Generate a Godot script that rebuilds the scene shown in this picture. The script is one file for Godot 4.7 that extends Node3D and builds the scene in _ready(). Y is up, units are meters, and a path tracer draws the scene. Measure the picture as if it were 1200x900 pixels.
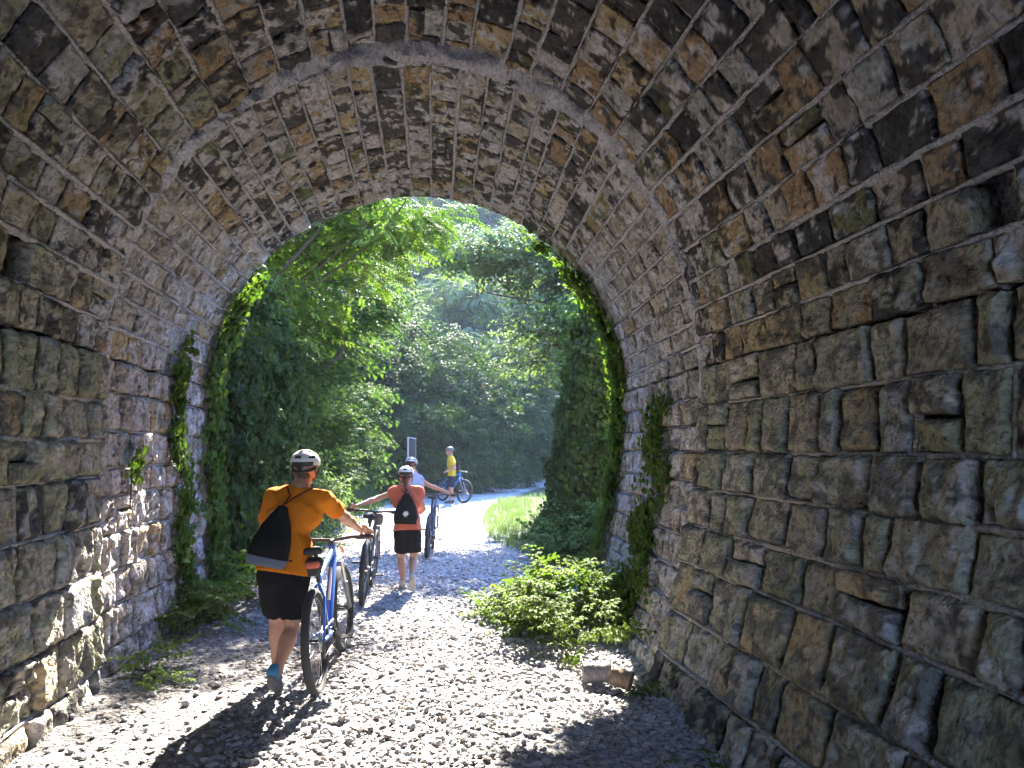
extends Node3D
# A stone-vaulted underpass opening onto a wooded gravel track; four cyclists walk their bikes out into the sun.

const EYE := 1.75
const ZR := -6.0      # where the near barrel meets the lower exit barrel
const ZE := -9.0      # mouth of the tunnel
const ZN := -1.6      # individually laid stones end here, behind it the barrel goes on
const ZB := 6.5       # other end of the tunnel
const SUN := Vector3(0.156, 0.663, -0.733)   # towards the sun

var rng := RandomNumberGenerator.new()
var na := FastNoiseLite.new()
var nb := FastNoiseLite.new()
var nc := FastNoiseLite.new()
var M := {}
var taken := {}

# ---------------------------------------------------------------- mesh buffer
class MB:
	var v := PackedVector3Array()
	var c := PackedColorArray()
	var u := PackedVector2Array()
	var i := PackedInt32Array()
	func p(a: Vector3, col := Color.WHITE, uv := Vector2.ZERO) -> int:
		v.append(a); c.append(col); u.append(uv)
		return v.size() - 1
	func t(a: int, b: int, d: int) -> void:
		i.append(a); i.append(b); i.append(d)
	func q(a: int, b: int, d: int, e: int) -> void:
		i.append(a); i.append(b); i.append(d); i.append(a); i.append(d); i.append(e)
	func merge(o: MB, x: Transform3D) -> void:
		var n := v.size()
		for k in o.v.size():
			v.append(x * o.v[k])
		c.append_array(o.c); u.append_array(o.u)
		for k in o.i:
			i.append(k + n)

func mesh(b: MB, mat: Material, smooth := true) -> ArrayMesh:
	var am := ArrayMesh.new()
	if b.i.is_empty():
		return am
	var vv := b.v
	var cc := b.c
	var uu := b.u
	var ii := b.i
	if not smooth:
		vv = PackedVector3Array(); cc = PackedColorArray(); uu = PackedVector2Array(); ii = PackedInt32Array()
		for k in b.i.size():
			vv.append(b.v[b.i[k]]); cc.append(b.c[b.i[k]]); uu.append(b.u[b.i[k]]); ii.append(k)
	var nn := PackedVector3Array()
	nn.resize(vv.size())
	for k in range(0, ii.size(), 3):
		var a := vv[ii[k]]
		var n := (vv[ii[k + 2]] - a).cross(vv[ii[k + 1]] - a)
		nn[ii[k]] += n; nn[ii[k + 1]] += n; nn[ii[k + 2]] += n
	for k in nn.size():
		nn[k] = nn[k].normalized() if nn[k].length_squared() > 1e-20 else Vector3.UP
	var ar := []
	ar.resize(Mesh.ARRAY_MAX)
	ar[Mesh.ARRAY_VERTEX] = vv
	ar[Mesh.ARRAY_NORMAL] = nn
	ar[Mesh.ARRAY_COLOR] = cc
	ar[Mesh.ARRAY_TEX_UV] = uu
	ar[Mesh.ARRAY_INDEX] = ii
	am.add_surface_from_arrays(Mesh.PRIMITIVE_TRIANGLES, ar)
	am.surface_set_material(0, mat)
	return am

func numbered(n: String) -> String:
	if not taken.has(n):
		taken[n] = 0
		return n
	taken[n] += 1
	return "%s_%03d" % [n, taken[n]]

func part(called: String, m: Mesh, parent: Node, pos := Vector3.ZERO) -> MeshInstance3D:
	var o := MeshInstance3D.new()
	o.name = called
	o.mesh = m
	o.position = pos
	parent.add_child(o, true)
	return o

func tag(o: Node, label: String, category: String, group := "", kind := "") -> void:
	if label: o.set_meta("label", label)
	if category: o.set_meta("category", category)
	if group: o.set_meta("group", group)
	if kind: o.set_meta("kind", kind)

func thing(called: String, label: String, category: String, at := Vector3.ZERO, group := "", kind := "") -> Node3D:
	var o := Node3D.new()
	o.name = numbered(called)
	o.position = at
	add_child(o)
	tag(o, label, category, group, kind)
	return o

func multi(called: String, m: Mesh, xs: Array, cols: PackedColorArray, parent: Node, stuff := true) -> MultiMeshInstance3D:
	var mm := MultiMesh.new()
	mm.transform_format = MultiMesh.TRANSFORM_3D
	mm.use_colors = true
	mm.mesh = m
	mm.instance_count = xs.size()
	for k in xs.size():
		mm.set_instance_transform(k, xs[k])
		mm.set_instance_color(k, cols[k])
	var o := MultiMeshInstance3D.new()
	o.name = called
	o.multimesh = mm
	parent.add_child(o, true)
	if stuff: o.set_meta("kind", "stuff")
	return o

# ---------------------------------------------------------------- materials
func noise_tex(size: int, freq: float, oct: int, ramp: Array, sd: int, kind := FastNoiseLite.TYPE_SIMPLEX_SMOOTH, fractal := FastNoiseLite.FRACTAL_FBM) -> NoiseTexture2D:
	var t := NoiseTexture2D.new()
	t.width = size; t.height = size
	t.seamless = true
	var n := FastNoiseLite.new()
	n.noise_type = kind
	n.frequency = freq
	n.fractal_type = fractal
	n.fractal_octaves = oct
	n.seed = sd
	t.noise = n
	if ramp:
		var g := Gradient.new()
		var off := PackedFloat32Array()
		var col := PackedColorArray()
		for r in ramp:
			off.append(r[0]); col.append(r[1])
		g.offsets = off; g.colors = col
		t.color_ramp = g
	return t

func gr(x: float) -> Color: return Color(x, x, x)
func lin(r: float, g: float, b: float) -> Color: return Color(r, g, b).linear_to_srgb()

func mat(c: Color, rough := 0.9, metal := 0.0, vc := false) -> StandardMaterial3D:
	var m := StandardMaterial3D.new()
	m.albedo_color = c
	m.roughness = rough
	m.metallic = metal
	m.vertex_color_use_as_albedo = vc
	m.cull_mode = BaseMaterial3D.CULL_DISABLED
	return m

func materials() -> void:
	var grain := noise_tex(512, 0.02, 6, [[0.0, gr(0.66)], [0.35, gr(0.84)], [0.55, gr(0.95)], [1.0, gr(1.0)]], 11)
	var pits := noise_tex(512, 0.045, 5, [[0.0, gr(0.45)], [0.26, gr(0.8)], [0.36, gr(1.0)], [1.0, gr(1.0)]], 23)
	var relief := noise_tex(512, 0.018, 7, [], 37, FastNoiseLite.TYPE_SIMPLEX_SMOOTH, FastNoiseLite.FRACTAL_RIDGED)
	var relief2 := noise_tex(512, 0.03, 6, [], 51)
	for k in ["stone", "mortar", "rock", "earth"]:
		var m := mat(Color.WHITE, 0.92, 0.0, true)
		m.metallic_specular = 0.3
		m.albedo_texture = grain
		m.uv1_triplanar = true
		m.uv1_world_triplanar = true
		m.uv1_scale = Vector3.ONE * {"stone": 1.5, "mortar": 2.6, "rock": 5.0, "earth": 1.3}[k]
		m.detail_enabled = true
		m.detail_albedo = pits
		m.detail_blend_mode = BaseMaterial3D.BLEND_MODE_MUL
		m.detail_uv_layer = BaseMaterial3D.DETAIL_UV_2
		m.uv2_triplanar = true
		m.uv2_world_triplanar = true
		m.uv2_scale = Vector3.ONE * {"stone": 0.9, "mortar": 1.1, "rock": 3.0, "earth": 0.7}[k]
		m.heightmap_enabled = true
		m.heightmap_texture = relief2
		m.heightmap_scale = {"stone": 2.2, "mortar": 1.6, "rock": 0.5, "earth": 3.0}[k]
		M[k] = m
	M.rock.uv1_world_triplanar = false
	M.rock.uv2_world_triplanar = false
	var lf := mat(Color.WHITE, 0.6, 0.0, true)
	lf.metallic_specular = 0.22
	lf.backlight_enabled = true
	lf.backlight = lin(0.75, 0.9, 0.35)
	M.leaf = lf
	var bk := mat(Color.WHITE, 0.95, 0.0, true)
	bk.albedo_texture = noise_tex(256, 0.03, 5, [[0.0, gr(0.45)], [1.0, gr(1.0)]], 61)
	bk.uv1_triplanar = true
	bk.uv1_scale = Vector3(6, 1.5, 6)
	bk.heightmap_enabled = true
	bk.heightmap_texture = relief2
	bk.heightmap_scale = 2.0
	M.bark = bk

# ---------------------------------------------------------------- tunnel profile
# Each profile is a horseshoe: battered side walls below the springing, an elliptical arch above. Sampled evenly by arc length from the left foot to the right foot.
const NP := 400
var prof := []        # 0 near barrel, 1 exit barrel at the ring, 2 exit barrel at the mouth
var plen := []

func make_profile(cx: float, r: float, ys: float, ry: float, xl: float, xr: float) -> void:
	var pts := PackedVector2Array()
	var yb := -0.5
	for k in 60:
		var y := lerpf(yb, ys, k / 60.0)
		var f := pow((ys - y) / ys, 1.8)
		pts.append(Vector2(cx - r + (xl - cx + r) * f, y))
	for k in 181:
		var a := PI - PI * k / 180.0
		pts.append(Vector2(cx + cos(a) * r, ys + sin(a) * ry))
	for k in 60:
		var y := lerpf(ys, yb, (k + 1) / 60.0)
		var f := pow((ys - y) / ys, 1.8)
		pts.append(Vector2(cx + r + (xr - cx - r) * f, y))
	var acc := PackedFloat32Array([0.0])
	for k in range(1, pts.size()):
		acc.append(acc[k - 1] + pts[k].distance_to(pts[k - 1]))
	var total := acc[acc.size() - 1]
	var out := PackedVector2Array()
	var j := 0
	for k in NP + 1:
		var s := total * k / NP
		while j < acc.size() - 2 and acc[j + 1] < s:
			j += 1
		out.append(pts[j].lerp(pts[j + 1], (s - acc[j]) / (acc[j + 1] - acc[j])))
	prof.append(out)
	plen.append(total)

func at_prof(k: int, t: float) -> Vector2:
	var p: PackedVector2Array = prof[k]
	var s := clampf(t, 0.0, 1.0) * NP
	var n := mini(int(s), NP - 1)
	return p[n].lerp(p[n + 1], s - n)

func shell(seg: int, t: float, z: float, w: float) -> Vector3:
	var a: Vector2
	var b: Vector2
	if seg == 0:
		a = at_prof(0, t - 0.004); b = at_prof(0, t + 0.004)
	else:
		var f := (ZR - z) / (ZR - ZE)
		a = at_prof(1, t - 0.004).lerp(at_prof(2, t - 0.004), f)
		b = at_prof(1, t + 0.004).lerp(at_prof(2, t + 0.004), f)
	var m := (a + b) * 0.5
	var d := (b - a).normalized()
	return Vector3(m.x + d.y * w, m.y - d.x * w, z)

# ---------------------------------------------------------------- masonry
const TAN := Color(0.45, 0.395, 0.32)
const GREY := Color(0.40, 0.385, 0.365)
const PINK := Color(0.47, 0.415, 0.37)
const OCHRE := Color(0.47, 0.36, 0.22)
const RUST := Color(0.42, 0.285, 0.175)
const SOOT := Color(0.05, 0.047, 0.05)
const LIME := Color(0.58, 0.55, 0.565)
const MOSS := Color(0.17, 0.175, 0.085)
const ALGA := Color(0.33, 0.325, 0.22)
const MORTAR := Color(0.5, 0.475, 0.485)

func vec(c: Color) -> Vector3: return Vector3(c.r, c.g, c.b)

# How the stone is coloured: each style lists [base colours], then patches as [colour, share].
func stone_look(style: String) -> Dictionary:
	var base: Color
	var patch := []
	match style:
		"wall":
			base = [GREY, TAN, PINK, GREY, ALGA, TAN][rng.randi() % 6]
			if rng.randf() < 0.05: base = OCHRE
			patch = [[ALGA, rng.randf_range(0.0, 0.6)], [Color(0.16, 0.15, 0.13), rng.randf_range(0.0, 0.35)]]
			if rng.randf() < 0.12: patch.append([SOOT, 0.4])
		"vault":
			base = [TAN, PINK, TAN, GREY, OCHRE, GREY, PINK, GREY, PINK][rng.randi() % 9]
			if rng.randf() < 0.05: base = RUST
			patch = [[LIME, rng.randf_range(0.0, 0.45) if rng.randf() < 0.6 else 0.0], [SOOT, rng.randf_range(0.05, 0.75) if rng.randf() < 0.6 else 0.05]]
			if rng.randf() < 0.16: patch.append([RUST, 0.4])
			if rng.randf() < 0.05: patch.append([MOSS, 0.3])
			if rng.randf() < 0.1: base = Color(0.1, 0.095, 0.095)
		"haunch":
			base = [TAN, PINK, GREY, TAN, OCHRE][rng.randi() % 5]
			patch = [[ALGA, rng.randf_range(0.0, 0.5)], [Color(0.15, 0.13, 0.11), rng.randf_range(0.0, 0.4)]]
			if rng.randf() < 0.3: patch.append([SOOT, 0.35])
			if rng.randf() < 0.1: patch.append([RUST, 0.35])
			if rng.randf() < 0.25: patch.append([LIME, 0.45])
		"pale":
			base = [PINK, PINK, TAN, GREY, Color(0.43, 0.385, 0.34)][rng.randi() % 5]
			if rng.randf() < 0.06: base = OCHRE
			patch = [[Color(0.2, 0.18, 0.16), rng.randf_range(0.0, 0.3)], [LIME, rng.randf_range(0.0, 0.3)]]
		"crown":
			base = [PINK, TAN, GREY, OCHRE, PINK][rng.randi() % 5]
			patch = [[LIME, rng.randf_range(0.0, 0.6)], [SOOT, rng.randf_range(0.0, 0.6) if rng.randf() < 0.7 else 0.0]]
			if rng.randf() < 0.14: patch.append([MOSS, 0.32])
			if rng.randf() < 0.1: patch.append([RUST, 0.35])
	return {"base": vec(base) * rng.randf_range(0.82, 1.12), "patch": patch}

const EDGE := [0.0, 0.04, 0.09, 0.15, 0.22, 0.29, 0.36, 0.43, 0.5, 0.57, 0.64, 0.71, 0.78, 0.85, 0.91, 0.96, 1.0]

# One rough-faced block between course lines t0..t1 and joints z0..z1. Corners are knocked about, the face is split and pillowed.
func block(seg: int, t0: float, t1: float, z0: float, z1: float, style: String, depth: float) -> Array:
	var b := MB.new()
	var L: float = plen[seg]
	var look := stone_look(style)
	var col: Vector3 = look.base
	var off := Vector3(rng.randf(), rng.randf(), rng.randf()) * 60.0
	var jz := []
	var jt := []
	for k in 4:
		jz.append(rng.randf_range(-0.014, 0.014))
		jt.append(rng.randf_range(-0.011, 0.011) / L)
	var proud := rng.randf_range(-0.012, 0.045 if style == "wall" else 0.028)
	var tilt := Vector2(rng.randf_range(-0.02, 0.02), rng.randf_range(-0.015, 0.015))
	var amp := rng.randf_range(0.010, 0.024)
	var round_at := rng.randf_range(0.018, 0.04)
	var org := shell(seg, (t0 + t1) * 0.5, (z0 + z1) * 0.5, 0.0)
	var n := EDGE.size()
	var lz := absf(z1 - z0)
	var lt := (t1 - t0) * L
	var rows := []
	for r in n:
		var row := []
		var bt: float = EDGE[r]
		for s in n:
			var az: float = EDGE[s]
			var jjz: float = lerpf(lerpf(jz[0], jz[1], az), lerpf(jz[2], jz[3], az), bt)
			var jjt: float = lerpf(lerpf(jt[0], jt[1], az), lerpf(jt[2], jt[3], az), bt)
			var z := lerpf(z0, z1, az) + jjz
			var t := lerpf(t0, t1, bt) + jjt
			var q := Vector3(z, t * L, 0) + off
			if s == 0 or s == n - 1: z += na.get_noise_3dv(q * 9.0) * 0.016
			if r == 0 or r == n - 1: t += na.get_noise_3dv(q * 7.0 + Vector3(3, 9, 1)) * 0.014 / L
			var d := minf(minf(az, 1.0 - az) * lz, minf(bt, 1.0 - bt) * lt)
			var e := smoothstep(0.0, round_at, d)
			var h := proud - (1.0 - e) * (0.04 if style == "wall" else 0.026)
			h += e * (tilt.x * (az - 0.5) * 2.0 + tilt.y * (bt - 0.5) * 2.0)
			h += amp * (na.get_noise_3dv(q * 5.0) * 1.6 + na.get_noise_3dv(Vector3(q.x * 22.0, q.y * 8.0, q.z)) * 0.9) * (0.35 + 0.65 * e)
			h += 1.2 * amp * nc.get_noise_3dv(Vector3(q.x * 8.0, q.y * 5.0, q.z)) * e
			var p := shell(seg, t, z, h)
			var cc := col
			for pt in look.patch:
				var m: float = nb.get_noise_3dv(q * 5.5 + Vector3(0, 0, 17.0 * (1.0 + pt[0].r))) * 0.5 + 0.5
				var g: float = smoothstep(0.62 - pt[1] * 0.40, 0.645 - pt[1] * 0.40, m)
				cc = cc.lerp(vec(pt[0]), g * 0.88)
			cc *= 1.0 + 0.3 * nb.get_noise_3dv(q * 18.0) + 0.16 * nb.get_noise_3dv(q * 3.0)
			row.append(b.p(p - org, Color(cc.x, cc.y, cc.z)))
		rows.append(row)
	for r in n - 1:
		for s in n - 1:
			b.q(rows[r][s], rows[r][s + 1], rows[r + 1][s + 1], rows[r + 1][s])
	# sides, down into the joint
	var rim := []
	for s in n: rim.append([0, s])
	for r in range(1, n): rim.append([r, n - 1])
	for s in range(n - 2, -1, -1): rim.append([n - 1, s])
	for r in range(n - 2, 0, -1): rim.append([r, 0])
	var low := []
	for k in rim:
		var az: float = EDGE[k[1]]
		var bt: float = EDGE[k[0]]
		var top: int = rows[k[0]][k[1]]
		var nrm := shell(seg, lerpf(t0, t1, bt), lerpf(z0, z1, az), -depth) - shell(seg, lerpf(t0, t1, bt), lerpf(z0, z1, az), 0.0)
		low.append(b.p(b.v[top] + nrm, Color(col.x, col.y, col.z) * 0.9))
	for k in rim.size():
		var k2 := (k + 1) % rim.size()
		b.q(rows[rim[k2][0]][rim[k2][1]], rows[rim[k][0]][rim[k][1]], low[k], low[k2])
	return [mesh(b, M.stone), org]

# A strip of pointing along a line of the shell: from (ta, za) to (tb, zb), half width hw in metres, top at height w.
func pointing(b: MB, seg: int, ta: float, za: float, tb: float, zb: float, hw: float, w: float, step: float, tint: Color) -> void:
	var L: float = plen[seg]
	var length := absf(zb - za) + absf(tb - ta) * L
	var n := maxi(2, int(length / step))
	var along_z := absf(zb - za) > absf(tb - ta) * L
	var last := []
	for k in n + 1:
		var f := float(k) / n
		var t := lerpf(ta, tb, f)
		var z := lerpf(za, zb, f)
		var row := []
		for s in 5:
			var g := (s - 2) * 0.5
			var q := Vector3(z, t * L, g * 0.3 + seg * 7.0)
			var wid := hw * (1.0 + 0.7 * na.get_noise_3dv(q * 5.0))
			var tt := t + (g * wid / L if along_z else 0.0)
			var zz := z + (0.0 if along_z else g * wid)
			var h := w - g * g * 0.012 + 0.015 * na.get_noise_3dv(q * 4.0 + Vector3(5, 5, 5)) + 0.008 * na.get_noise_3dv(q * 22.0)
			if absf(g) > 0.9: h -= 0.02
			var cc := vec(tint) * (1.0 + 0.28 * nb.get_noise_3dv(q * 7.0))
			row.append(b.p(shell(seg, tt, zz, h), Color(cc.x, cc.y, cc.z)))
		if last:
			for s in 4:
				b.q(last[s], row[s], row[s + 1], last[s + 1])
		last = row

# Lay the courses of one band of the tunnel, from course line to course line.
func lay(node: Node3D, seg: int, lines: PackedFloat32Array, zfrom: float, zto: float, lens: Vector2, style: Callable, gap: Vector2, open_share: float, depth: float, holes: Array, tint: Color, bedw: float) -> int:
	var L: float = plen[seg]
	var bed := MB.new()
	var count := 0
	for k in lines.size() - 1:
		var t0 := lines[k]
		var t1 := lines[k + 1]
		# blocks are laid as far back as the photograph shows them; plain lining goes on from there
		var z := minf(zfrom, -3.4) if seg == 0 and t0 < 0.6 else zfrom
		while z > zto + 0.02:
			var ln := rng.randf_range(lens.x, lens.y)
			if rng.randf() < 0.2: ln *= 0.65
			var z2 := maxf(z - ln, zto)
			if z2 - zto < lens.x * 0.6: z2 = zto
			var g := rng.randf_range(gap.x, gap.y)
			var zm := (z + z2) * 0.5
			var tm := (t0 + t1) * 0.5
			var p := shell(seg, tm, zm, 0.0)
			var skip := false
			for h in holes:
				if p.distance_to(h) < 0.14: skip = true
			if not skip:
				var bedgap := 0.011 / L
				var st: String = style.call(p)
				if rng.randf() < 0.10 and t1 - t0 > 0.24 / L and z - z2 > 0.3:
					# a course made up of two thin blocks
					var th := lerpf(t0, t1, rng.randf_range(0.4, 0.6))
					var pr := block(seg, t0 + bedgap, th - bedgap * 0.6, z - g * 0.5, z2 + g * 0.5, st, depth)
					part("block", pr[0], node, pr[1])
					pr = block(seg, th + bedgap * 0.6, t1 - bedgap, z - g * 0.5, z2 + g * 0.5, st, depth)
					part("block", pr[0], node, pr[1])
					count += 2
				else:
					var pr := block(seg, t0 + bedgap, t1 - bedgap, z - g * 0.5, z2 + g * 0.5, st, depth)
					part("block", pr[0], node, pr[1])
					count += 1
			if rng.randf() > open_share and not skip and z2 > zto + 0.01:
				pointing(bed, seg, t0, z2, t1, z2, g * 0.5 + 0.012, rng.randf_range(-0.085, -0.03), 0.05, tint)
			z = z2
		if k > 0:
			pointing(bed, seg, t0, zfrom, t0, zto, rng.randf_range(0.016, 0.026), bedw + rng.randf_range(-0.01, 0.01), 0.045, tint)
	part("pointing", mesh(bed, M.mortar), node)
	return count

func sheet(seg: int, ta: float, tb: float, za: float, zb: float, w: float, nt: int, nz: int, tint: Color, rough := 0.0) -> MB:
	var b := MB.new()
	for k in nz + 1:
		for j in nt + 1:
			var t := lerpf(ta, tb, float(j) / nt)
			var z := lerpf(za, zb, float(k) / nz)
			var q := Vector3(z, t * 12.0, 3.0)
			var c := vec(tint) * (1.0 + 0.3 * nb.get_noise_3dv(q * 3.0))
			b.p(shell(seg, t, z, w + rough * na.get_noise_3dv(q * 4.0)), Color(c.x, c.y, c.z))
	for k in nz:
		for j in nt:
			var a := k * (nt + 1) + j
			b.q(a, a + nt + 1, a + nt + 2, a + 1)
	return b

func course_lines(t0: float, t1: float, L: float, hmin: float, hmax: float) -> PackedFloat32Array:
	var out := PackedFloat32Array([t0])
	var n := int(round((t1 - t0) * L / ((hmin + hmax) * 0.5)))
	var hs := []
	var sum := 0.0
	for k in n:
		hs.append(rng.randf_range(hmin, hmax)); sum += hs[k]
	var t := t0
	for k in n:
		t += hs[k] / sum * (t1 - t0)
		out.append(t)
	out[n] = t1
	return out

func t_of_height(k: int, y: float, right: bool) -> float:
	for j in NP + 1:
		var jj := NP - j if right else j
		if prof[k][jj].y >= y: return float(jj) / NP
	return 0.5

func tunnel() -> void:
	make_profile(0.14, 2.33, 2.4, 2.60, -2.10, 2.00)
	make_profile(0.14, 2.32, 2.4, 2.47, -2.17, 2.07)
	make_profile(0.265, 2.43, 2.35, 2.40, -2.02, 2.25)
	var al := t_of_height(0, 2.4, false)
	var ar := t_of_height(0, 2.4, true)
	var bl := t_of_height(1, 2.4, false)
	var br := t_of_height(1, 2.4, true)
	var wall_style := func(p: Vector3) -> String: return "wall"
	var vault_style := func(p: Vector3) -> String:
		if p.y < 3.0: return "haunch"
		return "vault" if p.x > -0.9 or rng.randf() < 0.35 else "haunch"
	var pale_style := func(p: Vector3) -> String: return "pale"
	var crown_style := func(p: Vector3) -> String: return "crown" if p.y > 3.9 else "pale"
	var lime_m := Color(0.55, 0.52, 0.535)
	var grey_m := Color(0.46, 0.44, 0.43)
	# near barrel
	var w := thing("tunnel_wall", "near side wall of large greenish-grey blocks on the photo's left, below the vault", "wall")
	lay(w, 0, course_lines(0.0, al, plen[0], 0.29, 0.40), -3.4, ZR, Vector2(0.24, 0.5), wall_style, Vector2(0.02, 0.05), 0.35, 0.17, [], grey_m, -0.03)
	part("backing", mesh(sheet(0, 0.0, al, ZB, ZR, -0.16, 20, 60, grey_m, 0.02), M.mortar), w)
	part("backing", mesh(sheet(0, 0.0, al, ZB, -3.4, 0.0, 30, 60, GREY, 0.03), M.stone), w)
	w = thing("tunnel_wall", "near side wall of big greenish-brown blocks with deep dark joints, on the photo's right", "wall")
	lay(w, 0, course_lines(ar, 1.0, plen[0], 0.29, 0.39), ZN, ZR, Vector2(0.24, 0.56), wall_style, Vector2(0.03, 0.065), 0.6, 0.17, [], Color(0.44, 0.41, 0.385), -0.03)
	part("backing", mesh(sheet(0, ar, 1.0, ZB, ZR, -0.16, 20, 60, grey_m, 0.02), M.mortar), w)
	part("backing", mesh(sheet(0, ar, 1.0, ZB, ZN, 0.0, 30, 60, GREY, 0.03), M.stone), w)
	w = thing("tunnel_vault", "near barrel vault of soot-blackened and orange blocks with pale lime joints overhead", "vault")
	var holes := [shell(0, 0.755, -2.75, 0.0), shell(0, 0.67, -3.88, 0.0), shell(0, 0.325, -3.85, 0.0), shell(0, 0.245, -4.62, 0.0)]
	lay(w, 0, course_lines(al, ar, plen[0], 0.23, 0.31), ZN - 0.4, ZR, Vector2(0.22, 0.46), vault_style, Vector2(0.018, 0.045), 0.35, 0.17, holes, lime_m, -0.012)
	part("backing", mesh(sheet(0, al, ar, ZB, ZR, -0.16, 60, 60, grey_m, 0.02), M.mortar), w)
	part("backing", mesh(sheet(0, 0.6, ar, ZB, ZN - 0.4, 0.0, 20, 60, TAN, 0.03), M.stone), w)
	part("backing", mesh(sheet(0, al, 0.62, ZB, -3.4, 0.0, 40, 60, TAN, 0.03), M.stone), w)
	# exit barrel
	w = thing("tunnel_wall", "side wall of small pale blocks at the tunnel mouth, beside the ivy strand and orange shirt", "wall")
	lay(w, 1, course_lines(0.0, bl, plen[1], 0.21, 0.32), ZR + 0.03, ZE, Vector2(0.2, 0.42), pale_style, Vector2(0.015, 0.035), 0.4, 0.2, [], grey_m, -0.03)
	part("backing", mesh(sheet(1, 0.0, bl, ZR, ZE, -0.14, 20, 20, grey_m, 0.01), M.mortar), w)
	w = thing("tunnel_wall", "side wall of small pale blocks at the tunnel mouth, behind the bright green bush", "wall")
	lay(w, 1, course_lines(br, 1.0, plen[1], 0.20, 0.28), ZR + 0.03, ZE, Vector2(0.2, 0.42), pale_style, Vector2(0.015, 0.035), 0.4, 0.2, [], grey_m, -0.03)
	part("backing", mesh(sheet(1, br, 1.0, ZR, ZE, -0.14, 20, 20, grey_m, 0.01), M.mortar), w)
	w = thing("tunnel_vault", "lower inner arch of pale and sooty blocks framing the tunnel mouth", "vault")
	lay(w, 1, course_lines(bl, br, plen[1], 0.18, 0.25), ZR + 0.03, ZE, Vector2(0.28, 0.5), crown_style, Vector2(0.015, 0.035), 0.3, 0.2, [], lime_m, -0.012)
	part("backing", mesh(sheet(1, bl, br, ZR, ZE, -0.14, 60, 20, grey_m, 0.01), M.mortar), w)
	# lime rendering on the step between the two barrels
	var b := MB.new()
	var last := []
	for k in 241:
		var t := lerpf(bl - 0.02, br + 0.02, k / 240.0)
		var row := []
		for s in 6:
			var h := lerpf(-0.2, -0.004, s / 5.0)
			var q := Vector3(t * 13.0, s * 0.06, 9.0)
			var z := ZR + 0.05 + 0.07 * na.get_noise_3dv(q * 3.0) + 0.05 * na.get_noise_3dv(q * 9.0) - (0.05 if s == 5 else 0.0) + (5 - s) * 0.012
			var cc := vec(LIME) * (1.0 + 0.45 * nb.get_noise_3dv(q * 6.0))
			row.append(b.p(shell(1, t, ZR, h + 0.01 * na.get_noise_3dv(q * 9.0)) + Vector3(0, 0, z - ZR), Color(cc.x, cc.y, cc.z)))
		if last:
			for s in 5: b.q(last[s], last[s + 1], row[s + 1], row[s])
		last = row
	part("lime_fillet", mesh(b, M.mortar), w)
	# the masonry behind the linings, the portal wall and the earth on top
	w = thing("portal_wall", "thick portal wall and earth cover around the tunnel mouth", "wall")
	for face in [[ZE - 0.02, 1.0], [ZB, -1.0]]:
		b = MB.new()
		var zf: float = face[0]
		last = []
		for k in 121:
			var t := k / 120.0
			var pin := shell(1 if zf < 0.0 else 0, t, zf, -0.03)
			var a := PI - PI * t
			var pout := Vector3(0.2 + cos(a) * 9.0, maxf(-0.6, -0.6 + sin(a) * 8.0), zf)
			pout.x = clampf(pout.x * 1.3, -9.0, 9.4); pout.y = minf(pout.y * 1.2, 6.3)
			var row := [b.p(pin, PINK), b.p(pout, PINK)]
			if last: b.q(last[0], last[1], row[1], row[0])
			last = row
		part("headwall", mesh(b, M.stone), w)
	b = MB.new()
	for k in 41:
		for j in 41:
			var x := lerpf(-9.0, 9.4, j / 40.0)
			var z := lerpf(ZE - 0.03, ZB + 0.01, k / 40.0)
			b.p(Vector3(x, 6.3 + 0.4 * (na.get_noise_2d(x * 2, z * 2) + 0.5) * minf(1.0, minf(k, 40 - k) * 0.2), z), Color(0.1, 0.11, 0.05))
	for k in 40:
		for j in 40:
			b.q(k * 41 + j, k * 41 + j + 1, (k + 1) * 41 + j + 1, (k + 1) * 41 + j)
	part("earth_cover", mesh(b, M.earth), w)
	for sx in [-9.0, 9.4]:
		b = MB.new()
		b.q(b.p(Vector3(sx, -0.6, ZE), PINK), b.p(Vector3(sx, 6.4, ZE), PINK), b.p(Vector3(sx, 6.4, ZB), PINK), b.p(Vector3(sx, -0.6, ZB), PINK))
		part("side_wall", mesh(b, M.stone), w)

# ---------------------------------------------------------------- ground
func path_x(z: float) -> float:
	# centre line of the track, bending to the right far out
	var d := maxf(0.0, -z - 13.0)
	return 0.15 + 0.0125 * d * d if d < 25.0 else 0.15 + 0.0125 * 625.0 + 0.625 * (d - 25.0)

func path_half(z: float) -> float:
	return lerpf(2.6, 1.6, smoothstep(-9.0, -14.0, z)) 

func ground_y(x: float, z: float) -> float:
	var dx := x - path_x(z)
	var h := path_half(z)
	var y := 0.0
	if z > -10.0:
		y = -0.14 * smoothstep(0.6, 2.0, x) * smoothstep(-9.0, -6.0, z)
	var out := absf(dx) - h
	if out > 0.0 and z < -8.5:
		var f := smoothstep(-8.5, -10.5, z)
		if dx < 0.0:
			y += f * (minf(out, 2.0) * 0.35 + maxf(0.0, out - 2.0) * 0.3)
		else:
			y += f * (minf(out, 3.0) * 0.06 + maxf(0.0, out - 3.0) * 0.22)
	# the wooded slope that closes the view
	y += maxf(0.0, -z - 38.0) * 0.42 * smoothstep(-38.0, -60.0, z)
	y += 0.02 * na.get_noise_2d(x * 3.0, z * 3.0)
	if z < -12.0: y += 0.12 * na.get_noise_2d(x * 0.8, z * 0.8) * smoothstep(0.0, 1.0, out)
	return y

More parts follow.
